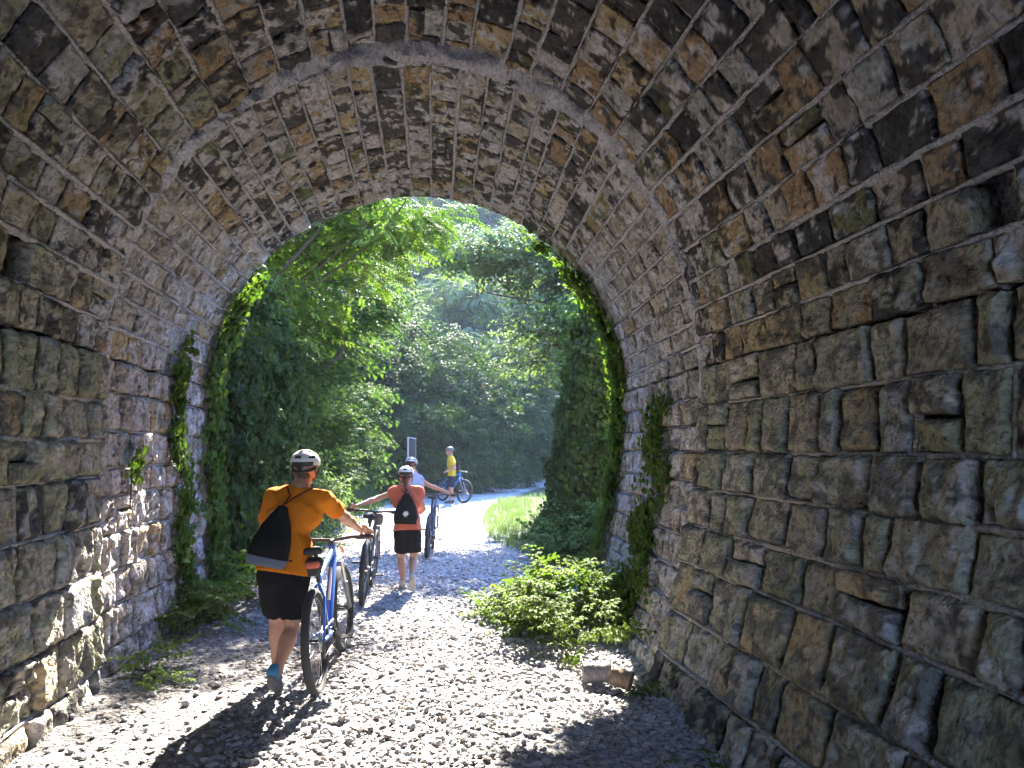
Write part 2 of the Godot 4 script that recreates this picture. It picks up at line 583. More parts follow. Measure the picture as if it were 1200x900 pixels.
func soil(x: float, z: float) -> Color:
	var n := nb.get_noise_2d(x * 2.2, z * 2.2)
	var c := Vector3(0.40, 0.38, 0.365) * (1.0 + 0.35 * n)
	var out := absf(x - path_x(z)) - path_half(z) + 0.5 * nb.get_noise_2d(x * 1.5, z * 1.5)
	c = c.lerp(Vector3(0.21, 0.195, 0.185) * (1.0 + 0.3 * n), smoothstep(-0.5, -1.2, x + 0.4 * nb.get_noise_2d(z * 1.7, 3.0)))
	if z < -9.2:
		c = c.lerp(Vector3(0.075, 0.085, 0.035), smoothstep(-0.25, 0.35, out))
	return Color(c.x, c.y, c.z)

func grid(xs: PackedFloat32Array, zs: PackedFloat32Array, drop: float, bump: float) -> MB:
	var b := MB.new()
	for z in zs:
		for x in xs:
			var y := ground_y(x, z) - drop + bump * na.get_noise_2d(x * 14.0, z * 14.0) + bump * 0.6 * na.get_noise_2d(x * 40.0, z * 40.0)
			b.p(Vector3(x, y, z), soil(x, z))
	var n := xs.size()
	for k in zs.size() - 1:
		for j in n - 1:
			b.q(k * n + j, (k + 1) * n + j, (k + 1) * n + j + 1, k * n + j + 1)
	return b

func steps(a: float, b: float, s: float) -> PackedFloat32Array:
	var out := PackedFloat32Array()
	var n := int(ceil(absf(b - a) / s))
	for k in n + 1: out.append(lerpf(a, b, float(k) / n))
	return out

func rock(sd: int, flat: float) -> MB:
	# an angular lump: a coarse sphere pushed in along random planes
	var r := RandomNumberGenerator.new()
	r.seed = sd
	var b := MB.new()
	var cuts := []
	for k in 13:
		var d := Vector3(r.randfn(), r.randfn(), r.randfn()).normalized()
		cuts.append([d, r.randf_range(0.35, 0.8)])
	var nu := 8
	var nv := 5
	for j in nv + 1:
		for k in nu:
			var th := PI * j / nv
			var ph := TAU * k / nu + (0.3 if j % 2 else 0.0)
			var p := Vector3(sin(th) * cos(ph), cos(th), sin(th) * sin(ph))
			for c in cuts:
				var over: float = p.dot(c[0]) - c[1]
				if over > 0.0: p -= c[0] * over
			p.y *= flat
			b.p(p * 0.5, Color.WHITE)
	for j in nv:
		for k in nu:
			b.q(j * nu + k, j * nu + (k + 1) % nu, (j + 1) * nu + (k + 1) % nu, (j + 1) * nu + k)
	return b

func stone_tint() -> Color:
	var f := rng.randf_range(0.75, 1.15)
	var c: Vector3 = [Vector3(0.60, 0.58, 0.57), Vector3(0.56, 0.53, 0.50), Vector3(0.52, 0.51, 0.52), Vector3(0.44, 0.38, 0.35)][[0, 0, 1, 1, 2, 2, 3][rng.randi() % 7]] * f
	return Color(c.x, c.y, c.z)

func gravel_amount(x: float, z: float) -> float:
	var a := smoothstep(-1.5, -0.5, x + 0.25 * nb.get_noise_2d(z * 2.0, 4.0))
	a = maxf(a, 0.16)
	a *= 0.55 + 0.9 * clampf(nb.get_noise_2d(x * 1.4, z * 1.4) + 0.5, 0.0, 1.0)
	a *= lerpf(1.0, 0.3, smoothstep(-9.0, -13.0, z))
	return a

func ground() -> void:
	var g := MeshInstance3D.new()
	g.name = "ground"
	var xs := steps(-70, -8, 3.0); xs.append_array(steps(-7.5, 7.5, 0.3)); xs.append_array(steps(8, 80, 3.0))
	var zs := steps(40, -8, 2.0); zs.append_array(steps(-8.5, -36, 0.35)); zs.append_array(steps(-37, -130, 2.5))
	g.mesh = mesh(grid(xs, zs, 0.05, 0.0), M.earth)
	add_child(g)
	tag(g, "leaf-littered woodland soil beside and beyond the track", "ground", "", "structure")
	var pth := Node3D.new()
	pth.name = "path"
	add_child(pth)
	tag(pth, "sunlit gravel and bare earth track running out of the tunnel", "path", "", "structure")
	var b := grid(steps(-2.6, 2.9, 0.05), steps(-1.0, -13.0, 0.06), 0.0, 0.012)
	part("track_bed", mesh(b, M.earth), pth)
	b = MB.new()
	var zz := steps(-13.0, -46.0, 0.25)
	for z in zz:
		for j in 31:
			var x := path_x(z) + lerpf(-path_half(z) - 0.3, path_half(z) + 0.3, j / 30.0)
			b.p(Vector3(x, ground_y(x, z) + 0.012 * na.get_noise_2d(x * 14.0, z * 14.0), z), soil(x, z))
	for k in zz.size() - 1:
		for j in 30: b.q(k * 31 + j, (k + 1) * 31 + j, (k + 1) * 31 + j + 1, k * 31 + j + 1)
	part("track_bed", mesh(b, M.earth), pth)
	# loose stones: the biggest ones singly, the rest as gravel
	var kinds := []
	for k in 7: kinds.append(mesh(rock(100 + k, [0.42, 0.6, 0.34, 0.5, 0.7, 0.38, 0.46][k]), M.rock, false))
	var tints := []
	for k in 6:
		var row := []
		var c := stone_tint()
		for j in kinds.size():
			var rb := rock(100 + j, [0.42, 0.6, 0.34, 0.5, 0.7, 0.38, 0.46][j])
			for q in rb.c.size(): rb.c[q] = c
			row.append(mesh(rb, M.rock, false))
		tints.append(row)
	var made := 0
	while made < 290:
		var z := -3.6 - 6.5 * pow(rng.randf(), 1.4)
		var x := rng.randf_range(-1.9, 1.9)
		if rng.randf() > gravel_amount(x, z): continue
		var s := rng.randf_range(0.07, 0.115)
		var o := part("stone", tints[rng.randi() % 6][rng.randi() % kinds.size()], pth, Vector3(x, ground_y(x, z) + s * 0.1, z))
		o.basis = Basis.from_euler(Vector3(rng.randf_range(-0.25, 0.25), rng.randf() * TAU, rng.randf_range(-0.25, 0.25))).scaled(Vector3(s, s, s * rng.randf_range(0.7, 1.0)))
		made += 1
	for k in kinds.size():
		var xf := []
		var cols := PackedColorArray()
		var tries := 0
		while xf.size() < 5200 and tries < 30000:
			tries += 1
			var z := -2.6 - 10.5 * pow(rng.randf(), 1.25)
			var x := rng.randf_range(-2.1, 2.2)
			if rng.randf() > gravel_amount(x, z): continue
			var s := 0.016 + 0.06 * pow(rng.randf(), 2.0)
			xf.append(Transform3D(Basis.from_euler(Vector3(rng.randf_range(-0.35, 0.35), rng.randf() * TAU, rng.randf_range(-0.35, 0.35))).scaled(Vector3(s, s, s)), Vector3(x, ground_y(x, z) + s * rng.randf_range(0.0, 0.25), z)))
			cols.append(stone_tint())
		tries = 0
		while tries < 900:
			tries += 1
			var z := -12.0 - 26.0 * rng.randf()
			var x := path_x(z) + rng.randf_range(-1.5, 1.5)
			var s := 0.03 + 0.06 * rng.randf() * rng.randf()
			xf.append(Transform3D(Basis.from_euler(Vector3(0, rng.randf() * TAU, 0)).scaled(Vector3(s, s, s)), Vector3(x, ground_y(x, z) + s * 0.1, z)))
			cols.append(stone_tint())
		multi("gravel", kinds[k], xf, cols, pth)

# ---------------------------------------------------------------- vegetation
func tube(b: MB, pts: PackedVector3Array, rad: PackedFloat32Array, sides: int, col: Color, caps := true) -> void:
	var n := pts.size()
	var up := Vector3.UP
	var first := b.v.size()
	for k in n:
		var d := (pts[mini(k + 1, n - 1)] - pts[maxi(k - 1, 0)]).normalized()
		if k == 0: up = Vector3.RIGHT if absf(d.y) > 0.9 else Vector3.UP
		var x := d.cross(up).normalized()
		up = x.cross(d).normalized()
		for s in sides:
			var a := TAU * s / sides
			b.p(pts[k] + (x * cos(a) + up * sin(a)) * rad[k], col)
	for k in n - 1:
		for s in sides:
			var s2 := (s + 1) % sides
			b.q(first + k * sides + s, first + k * sides + s2, first + (k + 1) * sides + s2, first + (k + 1) * sides + s)
	if caps:
		for e in [0, n - 1]:
			var c := b.p(pts[e], col)
			for s in sides:
				var s2 := (s + 1) % sides
				if e == 0: b.t(c, first + s2, first + s)
				else: b.t(c, first + e * sides + s, first + e * sides + s2)

func add_leaf(b: MB, x: Transform3D, l: float, w: float, tint: float) -> void:
	var c := Color(tint, tint, tint)
	var a := b.p(x.origin, c)
	var s := b.p(x * Vector3(0, 0.06 * w, 0.45 * l), c)
	var lft := b.p(x * Vector3(-0.5 * w, 0.22 * w, 0.42 * l), c)
	var rgt := b.p(x * Vector3(0.5 * w, 0.22 * w, 0.42 * l), c)
	var tip := b.p(x * Vector3(0, -0.12 * l, l), c)
	b.t(a, lft, s); b.t(a, s, rgt); b.t(lft, tip, s); b.t(s, tip, rgt)

func add_ivy_leaf(b: MB, x: Transform3D, s: float, tint: float) -> void:
	var c := Color(tint, tint, tint)
	var o := b.p(x * Vector3(0, 0.03 * s, 0.3 * s), c)
	var ring := []
	for q in [[0.0, 0.0], [0.38, 0.02], [0.5, 0.34], [0.3, 0.46], [0.3, 0.72], [0.0, 1.0], [-0.3, 0.72], [-0.3, 0.46], [-0.5, 0.34], [-0.38, 0.02]]:
		ring.append(b.p(x * Vector3(q[0] * s, -0.14 * s * absf(q[0]) * 2.0 - 0.1 * s * maxf(0.0, q[1] - 0.5), q[1] * s), c))
	for k in ring.size(): b.t(o, ring[k], ring[(k + 1) % ring.size()])

func euler(x: float, y: float, z: float) -> Basis: return Basis.from_euler(Vector3(x, y, z))

# A twig with leaves; kind 0 pinnate, 1 broad oval leaves, 2 ivy leaves, 3 long arching bramble-like
func spray(kind: int, sd: int) -> ArrayMesh:
	var r := RandomNumberGenerator.new()
	r.seed = sd
	var b := MB.new()
	if kind == 0:
		var n := 7
		for k in n:
			var z := 0.06 + 0.36 * k / n
			var y := -0.5 * z * z
			for s in [-1, 1]:
				add_leaf(b, Transform3D(euler(0.15, s * r.randf_range(0.9, 1.2), s * 0.25), Vector3(0, y, z)), r.randf_range(0.085, 0.12), 0.045, r.randf_range(0.8, 1.2))
		add_leaf(b, Transform3D(euler(0.35, 0, 0), Vector3(0, -0.09, 0.42)), 0.11, 0.045, 1.0)
	elif kind == 1:
		for k in 9:
			var z := 0.03 + 0.36 * k / 9.0
			var s := -1.0 if k % 2 else 1.0
			add_leaf(b, Transform3D(euler(r.randf_range(-0.1, 0.6), s * r.randf_range(0.4, 1.3), s * r.randf_range(-0.2, 0.6)), Vector3(r.randf_range(-0.05, 0.05), r.randf_range(-0.04, 0.05), z)), r.randf_range(0.09, 0.14), r.randf_range(0.055, 0.085), r.randf_range(0.75, 1.25))
	elif kind == 2:
		for k in 5:
			add_ivy_leaf(b, Transform3D(euler(r.randf_range(0.1, 0.7), r.randf_range(-1.4, 1.4), r.randf_range(-0.4, 0.4)), Vector3(r.randf_range(-0.09, 0.09), r.randf_range(0.0, 0.05), r.randf_range(-0.1, 0.08))), r.randf_range(0.05, 0.085), r.randf_range(0.75, 1.25))
	else:
		for k in 6:
			var z := 0.05 + 0.3 * k / 6.0
			var s := -1.0 if k % 2 else 1.0
			for j in 3:
				add_leaf(b, Transform3D(euler(r.randf_range(-0.1, 0.4), s * 0.9 + (j - 1) * 0.95, r.randf_range(-0.3, 0.3)), Vector3(s * 0.05, 0.12 * sin(z * 5.0), z)), r.randf_range(0.07, 0.1), 0.06, r.randf_range(0.8, 1.2))
	var tw := MB.new()
	tube(tw, PackedVector3Array([Vector3.ZERO, Vector3(0, -0.01, 0.2), Vector3(0, -0.06, 0.38)]), PackedFloat32Array([0.004, 0.003, 0.001]), 3, Color(0.5, 0.4, 0.3), false)
	if kind != 2: b.merge(tw, Transform3D.IDENTITY)
	return mesh(b, M.leaf, false)

var sprays := {}
func spray_of(kind: int) -> ArrayMesh:
	if not sprays.has(kind): sprays[kind] = spray(kind, 40 + kind)
	return sprays[kind]

func tinted(pal: Array, amount := 0.3) -> Color:
	var a: Color = pal[rng.randi() % pal.size()]
	var f := 1.0 + rng.randf_range(-amount, amount)
	return Color(a.r * f, a.g * f, a.b * f)

const FRESH := [Color(0.09, 0.145, 0.025), Color(0.07, 0.12, 0.022), Color(0.115, 0.165, 0.032)]
const BRIGHT := [Color(0.13, 0.185, 0.04), Color(0.11, 0.165, 0.035), Color(0.16, 0.205, 0.06)]
const MID := [Color(0.062, 0.105, 0.027), Color(0.075, 0.12, 0.034), Color(0.053, 0.09, 0.023)]
const DEEP := [Color(0.036, 0.062, 0.014), Color(0.045, 0.074, 0.017), Color(0.03, 0.052, 0.013), Color(0.06, 0.092, 0.02)]
const SILVER := [Color(0.13, 0.175, 0.085), Color(0.155, 0.195, 0.105), Color(0.105, 0.15, 0.07)]

# foliage filling ellipsoids: clumps first, then twigs round each clump
func crown(node: Node3D, blobs: Array, kind: int, n: int, scale: float, pal: Array, called := "crown", clump := 0.3) -> void:
	var xf := []
	var cols := PackedColorArray()
	var vol := 0.0
	for bl in blobs: vol += bl[1].x * bl[1].y * bl[1].z * (bl[2] if bl.size() > 2 else 1.0)
	for bl in blobs:
		var c: Vector3 = bl[0]
		var r: Vector3 = bl[1]
		var share := int(n * r.x * r.y * r.z * (bl[2] if bl.size() > 2 else 1.0) / vol)
		var nclump := maxi(1, share / 16)
		for k in nclump:
			var d := Vector3(rng.randfn(), rng.randfn(), rng.randfn()).normalized()
			var f := pow(rng.randf(), 0.45)
			var cc := c + Vector3(d.x * r.x, d.y * r.y, d.z * r.z) * f
			var tone := rng.randf_range(0.8, 1.2)
			for j in mini(16, maxi(share, 4)):
				var o := Vector3(rng.randfn(), rng.randfn() * 0.55, rng.randfn()) * clump * scale
				var heading := atan2(o.x + d.x * 0.3, o.z + d.z * 0.3) + rng.randf_range(-0.6, 0.6)
				var s := scale * rng.randf_range(0.7, 1.25)
				xf.append(Transform3D(euler(rng.randf_range(-0.25, 0.7), heading, rng.randf_range(-0.5, 0.5)).scaled(Vector3(s, s, s)), cc + o))
				var t := tinted(pal, 0.2)
				cols.append(Color(t.r * tone, t.g * tone, t.b * tone))
	multi(called, spray_of(kind), xf, cols, node)

func limb(b: MB, a: Vector3, c: Vector3, ra: float, rb: float, bend: float, col: Color, sides := 7) -> void:
	var pts := PackedVector3Array()
	var rad := PackedFloat32Array()
	var off := Vector3(rng.randfn(), rng.randfn() * 0.3, rng.randfn()) * bend
	for k in 7:
		var f := k / 6.0
		pts.append(a.lerp(c, f) + off * sin(f * PI) + Vector3(0, 0.12 * bend * sin(f * PI * 2.0), 0))
		rad.append(lerpf(ra, rb, f))
	tube(b, pts, rad, sides, col)

func tree(label: String, base: Vector3, r: float, blobs: Array, kind: int, n: int, scale: float, pal: Array, group := "", bark := Color(0.13, 0.105, 0.085), called := "tree", clump := 0.3) -> Node3D:
	base.y = ground_y(base.x, base.z) - 0.1
	var t := thing(called, label, "tree", base, group)
	var top := Vector3.ZERO
	for bl in blobs: top += bl[0] / blobs.size()
	top -= base
	var b := MB.new()
	var fork := Vector3(top.x * 0.4, top.y * 0.55, top.z * 0.4)
	limb(b, Vector3.ZERO, fork, r, r * 0.7, 0.25, bark, 10)
	part("trunk", mesh(b, M.bark), t)
	for bl in blobs:
		b = MB.new()
		limb(b, fork - Vector3(0, 0.1, 0), bl[0] - base, r * 0.55, r * 0.1, 0.4, bark, 6)
		for k in 4:
			var e: Vector3 = bl[0] - base + Vector3(rng.randfn() * bl[1].x, rng.randfn() * bl[1].y, rng.randfn() * bl[1].z) * 0.6
			limb(b, (bl[0] - base).lerp(fork, rng.randf_range(0.05, 0.5)), e, r * 0.2, r * 0.03, 0.3, bark, 5)
		part("limb", mesh(b, M.bark), t)
	var rel := []
	for bl in blobs: rel.append([bl[0] - base, bl[1], bl[2] if bl.size() > 2 else 1.0])
	crown(t, rel, kind, n, scale, pal, "crown", clump)
	return t

func shrub(label: String, base: Vector3, blobs: Array, kind: int, n: int, scale: float, pal: Array, called := "shrub", category := "shrub", group := "") -> void:
	base.y = ground_y(base.x, base.z)
	var t := thing(called, label, category, base, group)
	var b := MB.new()
	for bl in blobs:
		for k in 3:
			limb(b, Vector3(rng.randf_range(-0.1, 0.1), -0.03, rng.randf_range(-0.1, 0.1)), bl[0] + Vector3(rng.randfn() * bl[1].x, rng.randfn() * bl[1].y, rng.randfn() * bl[1].z) * 0.4, 0.012 * scale + 0.004, 0.003, 0.1, Color(0.12, 0.1, 0.06), 5)
	part("stem", mesh(b, M.bark), t)
	crown(t, blobs, kind, n, scale, pal, "foliage", 0.2)

# ivy creeping on the tunnel lining: leaves spread round a line of (t, z) points
func ivy_on_wall(label: String, line: Array, spread: float, n: int, pal: Array, out := 0.05) -> void:
	var p0 := shell(1, line[line.size() - 1][0], maxf(line[line.size() - 1][1], ZE), 0.0)
	var t := thing("ivy", label, "ivy", p0)
	var b := MB.new()
	var pts := PackedVector3Array()
	var rad := PackedFloat32Array()
	for k in line.size():
		pts.append(shell(1, line[k][0], line[k][1], 0.03) - p0); rad.append(0.006)
	tube(b, pts, rad, 5, Color(0.16, 0.12, 0.08))
	part("stem", mesh(b, M.bark), t)
	var xf := []
	var cols := PackedColorArray()
	for k in n:
		var f := rng.randf() * (line.size() - 1.001)
		var j := int(f)
		var tt: float = lerpf(line[j][0], line[j + 1][0], f - j)
		var zz: float = lerpf(line[j][1], line[j + 1][1], f - j)
		var wob := 0.6 + 0.8 * absf(na.get_noise_2d(f * 3.0, 8.0))
		tt += rng.randfn() * spread * wob / plen[1]
		zz += rng.randfn() * spread * wob
		if nb.get_noise_2d(tt * 55.0, zz * 4.5) < -0.02: continue
		var w := 0.02 + rng.randf() * out
		var p := shell(1, tt, zz, w)
		var nrm := (shell(1, tt, zz, 1.0) - shell(1, tt, zz, 0.0)).normalized()
		# leaf blades lie against the wall, tips hanging down
		var down := (Vector3.DOWN + Vector3(rng.randfn(), rng.randfn(), rng.randfn()) * 0.35).slide(nrm).normalized()
		var bs := Basis(nrm.cross(down) * -1.0, nrm, down) * euler(rng.randf_range(-0.5, 0.2), 0, rng.randf_range(-0.4, 0.4))
		var s := rng.randf_range(0.6, 1.15)
		xf.append(Transform3D(bs.scaled_local(Vector3(s, s, s)), p - p0))
		cols.append(tinted(pal, 0.3))
	multi("leaves", spray_of(2), xf, cols, t)

# a stone wing wall beyond the mouth, with blocks, running along z with a top that falls away
func wing_wall(label: String, x: float, dir: float, z0: float, z1: float, h0: float, h1: float) -> void:
	var t := thing("wing_wall", label, "wall", Vector3(x, 0, z0))
	var y := -0.2
	var kinds := []
	for k in 8:
		var b := MB.new()
		var rows := []
		var cc := vec([PINK, TAN, GREY, ALGA][k % 4]) * rng.randf_range(0.7, 1.0)
		for r in 6:
			var row := []
			for s in 6:
				var u := s / 5.0
				var v := r / 5.0
				var e := minf(minf(u, 1 - u), minf(v, 1 - v))
				row.append(b.p(Vector3(dir * (0.04 * smoothstep(0.0, 0.2, e) + 0.03 * na.get_noise_3d(u * 3, v * 3, k * 5.0)), v - 0.5, u - 0.5), Color(cc.x, cc.y, cc.z)))
			rows.append(row)
		for r in 5:
			for s in 5: b.q(rows[r][s], rows[r][s + 1], rows[r + 1][s + 1], rows[r + 1][s])
		kinds.append(mesh(b, M.stone))
	while y < h0:
		var ch := rng.randf_range(0.24, 0.34)
		var z := z0
		while z > z1:
			var ln := rng.randf_range(0.3, 0.55)
			var top := lerpf(h0, h1, (z0 - z) / (z0 - z1))
			if y + ch * 0.5 < top:
				var o := part("block", kinds[rng.randi() % 8], t, Vector3(0, y + ch * 0.5, z - ln * 0.5 - z0))
				o.scale = Vector3(1, ch - 0.03, ln - 0.03)
			z -= ln
		y += ch
	var b := MB.new()
	var q := [Vector3(0, -0.4, 0), Vector3(0, h0, 0), Vector3(0, h1, z1 - z0), Vector3(0, -0.4, z1 - z0)]
	var o := Vector3(-dir * 0.6, 0, 0)
	var i0 := Vector3(-dir * 0.02, 0, 0)
	var ids := []
	for k in q: ids.append(b.p(k + i0, GREY))
	for k in q: ids.append(b.p(k + o, GREY))
	b.q(ids[0], ids[1], ids[2], ids[3])
	b.q(ids[4], ids[7], ids[6], ids[5])
	b.q(ids[1], ids[5], ids[6], ids[2])
	b.q(ids[2], ids[6], ids[7], ids[3])
	part("core", mesh(b, M.mortar), t)

# ivy thickly covering a free-standing surface given by a point function f(u, v) -> [point, normal]
func ivy_cover(label: String, at: Vector3, f: Callable, n: int, thick: float, pal: Array, bare := -0.35) -> void:
	var t := thing("ivy", label, "ivy", at)
	var xf := []
	var cols := PackedColorArray()
	for k in n:
		var u := rng.randf()
		var v := rng.randf()
		if nb.get_noise_2d(u * 9.0, v * 9.0) < bare: continue
		var pn: Array = f.call(u, v)
		var nrm: Vector3 = pn[1]
		var p: Vector3 = pn[0] + nrm * thick * (0.1 + 0.9 * rng.randf()) * (1.0 + 0.9 * na.get_noise_2d(u * 8.0, v * 8.0))
		var down := (Vector3.DOWN + Vector3(rng.randfn(), rng.randfn(), rng.randfn()) * 0.4).slide(nrm).normalized()
		var bs := Basis(nrm.cross(down) * -1.0, nrm, down) * euler(rng.randf_range(-0.7, 0.2), 0, rng.randf_range(-0.5, 0.5))
		var s := rng.randf_range(0.8, 1.5)
		xf.append(Transform3D(bs.scaled_local(Vector3(s, s, s)), p - at))
		cols.append(tinted(pal, 0.3))
	multi("leaves", spray_of(2), xf, cols, t)
	var b := MB.new()
	for k in 5:
		var pts := PackedVector3Array()
		var rad := PackedFloat32Array()
		for j in 9:
			var pn: Array = f.call(0.1 + 0.18 * k + 0.05 * sin(j * 0.9 + k), j / 8.0)
			pts.append(pn[0] + pn[1] * 0.03 - at); rad.append(0.014)
		tube(b, pts, rad, 5, Color(0.14, 0.1, 0.07))
	part("stem", mesh(b, M.bark), t)

func grass_patch(called: String, label: String, n: int, where: Callable, hgt: Vector2, pal: Array) -> void:
	var t := Node3D.new()
	t.name = numbered(called)
	add_child(t)
	tag(t, label, "grass", "", "stuff")
	var b := MB.new()
	for k in 7:
		var a := TAU * k / 7.0 + 0.4 * k
		var d := Vector3(cos(a), 0, sin(a))
		var w := Vector3(-d.z, 0, d.x) * 0.012
		var ln := 0.7 + 0.05 * k
		var p0 := b.p(d * 0.05 - w); var p1 := b.p(d * 0.05 + w)
		var p2 := b.p(d * 0.13 - w * 0.8 + Vector3(0, 0.55 * ln, 0)); var p3 := b.p(d * 0.13 + w * 0.8 + Vector3(0, 0.55 * ln, 0))
		var p4 := b.p(d * 0.34 + Vector3(0, 0.85 * ln, 0))
		b.q(p0, p2, p3, p1); b.t(p2, p4, p3)
	var m := mesh(b, M.leaf, false)
	var xf := []
	var cols := PackedColorArray()
	for k in n:
		var p: Vector3 = where.call()
		var s := rng.randf_range(hgt.x, hgt.y)
		xf.append(Transform3D(euler(0, rng.randf() * TAU, 0).scaled(Vector3(s * 0.8, s, s * 0.8)), p))
		cols.append(tinted(pal, 0.3))
	multi("blades", m, xf, cols, t)

func vegetation() -> void:
	# wing walls and the ivy on them
	wing_wall("ivy-grown wing wall of pale stone beyond the mouth, beside the orange shirt", -2.33, 1.0, -9.05, -12.2, 3.9, 1.2)
	ivy_cover("dark mass of glossy ivy over the stone wing wall beside the orange shirt", Vector3(-2.3, 0, -10.5), func(u: float, v: float):
		var z := lerpf(-9.25, -13.6, u)
		return [Vector3(-2.32 + 0.35 * u, v * lerpf(4.6, 2.9, u) * 1.0 + 0.12, z), Vector3(0.95, 0.12, 0.3).normalized()], 5200, 0.34, DEEP, -0.12)
	# ivy-clad old trunk beside the mouth, right of the track
	var tb := Vector3(3.15, ground_y(3.15, -12.4), -12.4)
	var ot := thing("tree", "leaning dead trunk wrapped in dark ivy beside the mouth, above the green bush", "tree", tb)
	var b := MB.new()
	tube(b, PackedVector3Array([Vector3(0, -0.2, 0), Vector3(0.05, 1.2, 0), Vector3(0.18, 2.6, 0.0), Vector3(0.4, 4.6, 0)]), PackedFloat32Array([0.42, 0.3, 0.24, 0.15]), 12, Color(0.11, 0.09, 0.07))
	part("trunk", mesh(b, M.bark), ot)
	ivy_cover("dark ivy wrapped round the leaning dead trunk above the green bush", tb, func(u: float, v: float):
		var a := u * TAU
		var r := lerpf(0.42, 0.16, v) + 0.3 * (1.0 - v) * (1.0 - v)
		var c := tb + Vector3(0.42 * v * v, v * 4.8, 0)
		var d := Vector3(cos(a), 0.05, sin(a)).normalized()
		return [c + d * r, d], 3400, 0.2, DEEP, -0.6)
	# ivy on the lining
	ivy_on_wall("green ivy strand climbing the pale wall behind the orange shirt", [[0.235, -7.75], [0.2, -7.62], [0.17, -7.55], [0.13, -7.9], [0.095, -7.72], [0.05, -8.0]], 0.1, 520, FRESH)
	ivy_on_wall("tiny ivy sprig rooted in a joint of the pale wall, near the seam", [[0.16, -6.46], [0.15, -6.47], [0.13, -6.45]], 0.045, 22, FRESH)
	ivy_on_wall("ivy edging the tunnel mouth from springing to ground behind the orange shirt", [[0.31, -8.97], [0.25, -8.95], [0.18, -8.9], [0.1, -8.92], [0.05, -8.9]], 0.18, 1000, FRESH, 0.1)
	ivy_on_wall("ivy curtain down the mouth's edge above the bright green bush", [[0.64, -8.97], [0.7, -8.96], [0.76, -8.93], [0.82, -8.9], [0.88, -8.88], [0.95, -8.85]], 0.15, 1350, FRESH, 0.1)
	ivy_on_wall("sparse ivy net creeping over the pale wall right of the bright bush", [[0.80, -6.9], [0.825, -7.4], [0.85, -6.6], [0.88, -7.5], [0.91, -6.8], [0.935, -7.5], [0.96, -7.0]], 0.2, 520, FRESH, 0.03)
	ivy_on_wall("small ivy tuft dangling from the arch edge near its top", [[0.60, -8.97], [0.61, -8.98], [0.62, -8.97]], 0.05, 50, FRESH, 0.12)
	# trees left of the track
	tree("leafy tree with drooping feathered leaves over the orange-shirted walker's side of the mouth", Vector3(-4.2, 0, -13.6), 0.1, [
		[Vector3(-3.6, 5.6, -13.2), Vector3(1.5, 1.2, 1.3)], [Vector3(-2.3, 6.2, -13.8), Vector3(1.5, 1.0, 1.3)], [Vector3(-2.6, 4.4, -13.6), Vector3(1.2, 0.9, 1.0)], [Vector3(-1.2, 5.6, -14.6), Vector3(1.1, 0.9, 1.0)], [Vector3(-3.5, 7.6, -14.2), Vector3(1.8, 1.1, 1.6)], [Vector3(-0.15, 5.7, -13.2), Vector3(1.0, 0.45, 0.8), 2.2], [Vector3(-0.8, 6.4, -12.9), Vector3(0.9, 0.4, 0.8), 1.5]], 0, 3900, 1.0, FRESH)
	tree("vine-hung tree with brown bare stems behind the dark ivy mass", Vector3(-3.4, 0, -15.6), 0.14, [
		[Vector3(-2.9, 4.2, -15.6), Vector3(1.4, 1.1, 1.2)], [Vector3(-2.0, 3.0, -15.4), Vector3(1.0, 0.9, 0.9)], [Vector3(-3.4, 2.6, -15.4), Vector3(1.0, 1.0, 1.0)], [Vector3(-1.5, 4.6, -16.6), Vector3(1.0, 1.0, 1.0)]], 1, 1700, 1.0, MID)
	tree("tall leafy tree rising behind the vine-hung tree", Vector3(-4.4, 0, -20.5), 0.2, [
		[Vector3(-3.8, 7.4, -20), Vector3(2.1, 1.6, 1.8)], [Vector3(-2.2, 5.4, -20.5), Vector3(1.6, 1.3, 1.4)], [Vector3(-4.2, 4.4, -20), Vector3(1.7, 1.5, 1.4)], [Vector3(-1.5, 8.2, -21), Vector3(1.7, 1.3, 1.5)], [Vector3(-2.6, 2.6, -20), Vector3(1.2, 1.0, 1.1)]], 0, 2600, 1.25, MID)
	# right of the track
	tree("broad pale-green tree leaning over the track above the ivy-wrapped trunk", Vector3(6.0, 0, -18.6), 0.13, [
		[Vector3(5.0, 5.4, -17.6), Vector3(1.7, 1.3, 1.4)], [Vector3(3.6, 4.3, -17.8), Vector3(1.4, 0.9, 1.2)], [Vector3(4.8, 7.2, -18), Vector3(1.8, 1.2, 1.5)], [Vector3(6.2, 4.0, -17.5), Vector3(1.4, 1.3, 1.2)], [Vector3(5.2, 2.9, -17.2), Vector3(1.2, 0.9, 1.0)], [Vector3(2.3, 6.3, -16.8), Vector3(1.3, 0.35, 0.8), 3.5], [Vector3(1.6, 6.6, -18.4), Vector3(1.3, 0.4, 0.9), 2.5], [Vector3(3.4, 6.0, -17.6), Vector3(1.2, 0.6, 1.0)]], 1, 5600, 1.05, SILVER)
	tree("slim bright-leaved sapling beside the ivy curtain of the mouth", Vector3(4.1, 0, -13.6), 0.07, [
		[Vector3(3.9, 4.3, -13.4), Vector3(0.7, 0.9, 0.7)], [Vector3(4.2, 2.9, -13.4), Vector3(0.7, 0.7, 0.6)], [Vector3(3.7, 3.4, -13.5), Vector3(0.5, 0.5, 0.5)]], 1, 700, 0.9, FRESH)
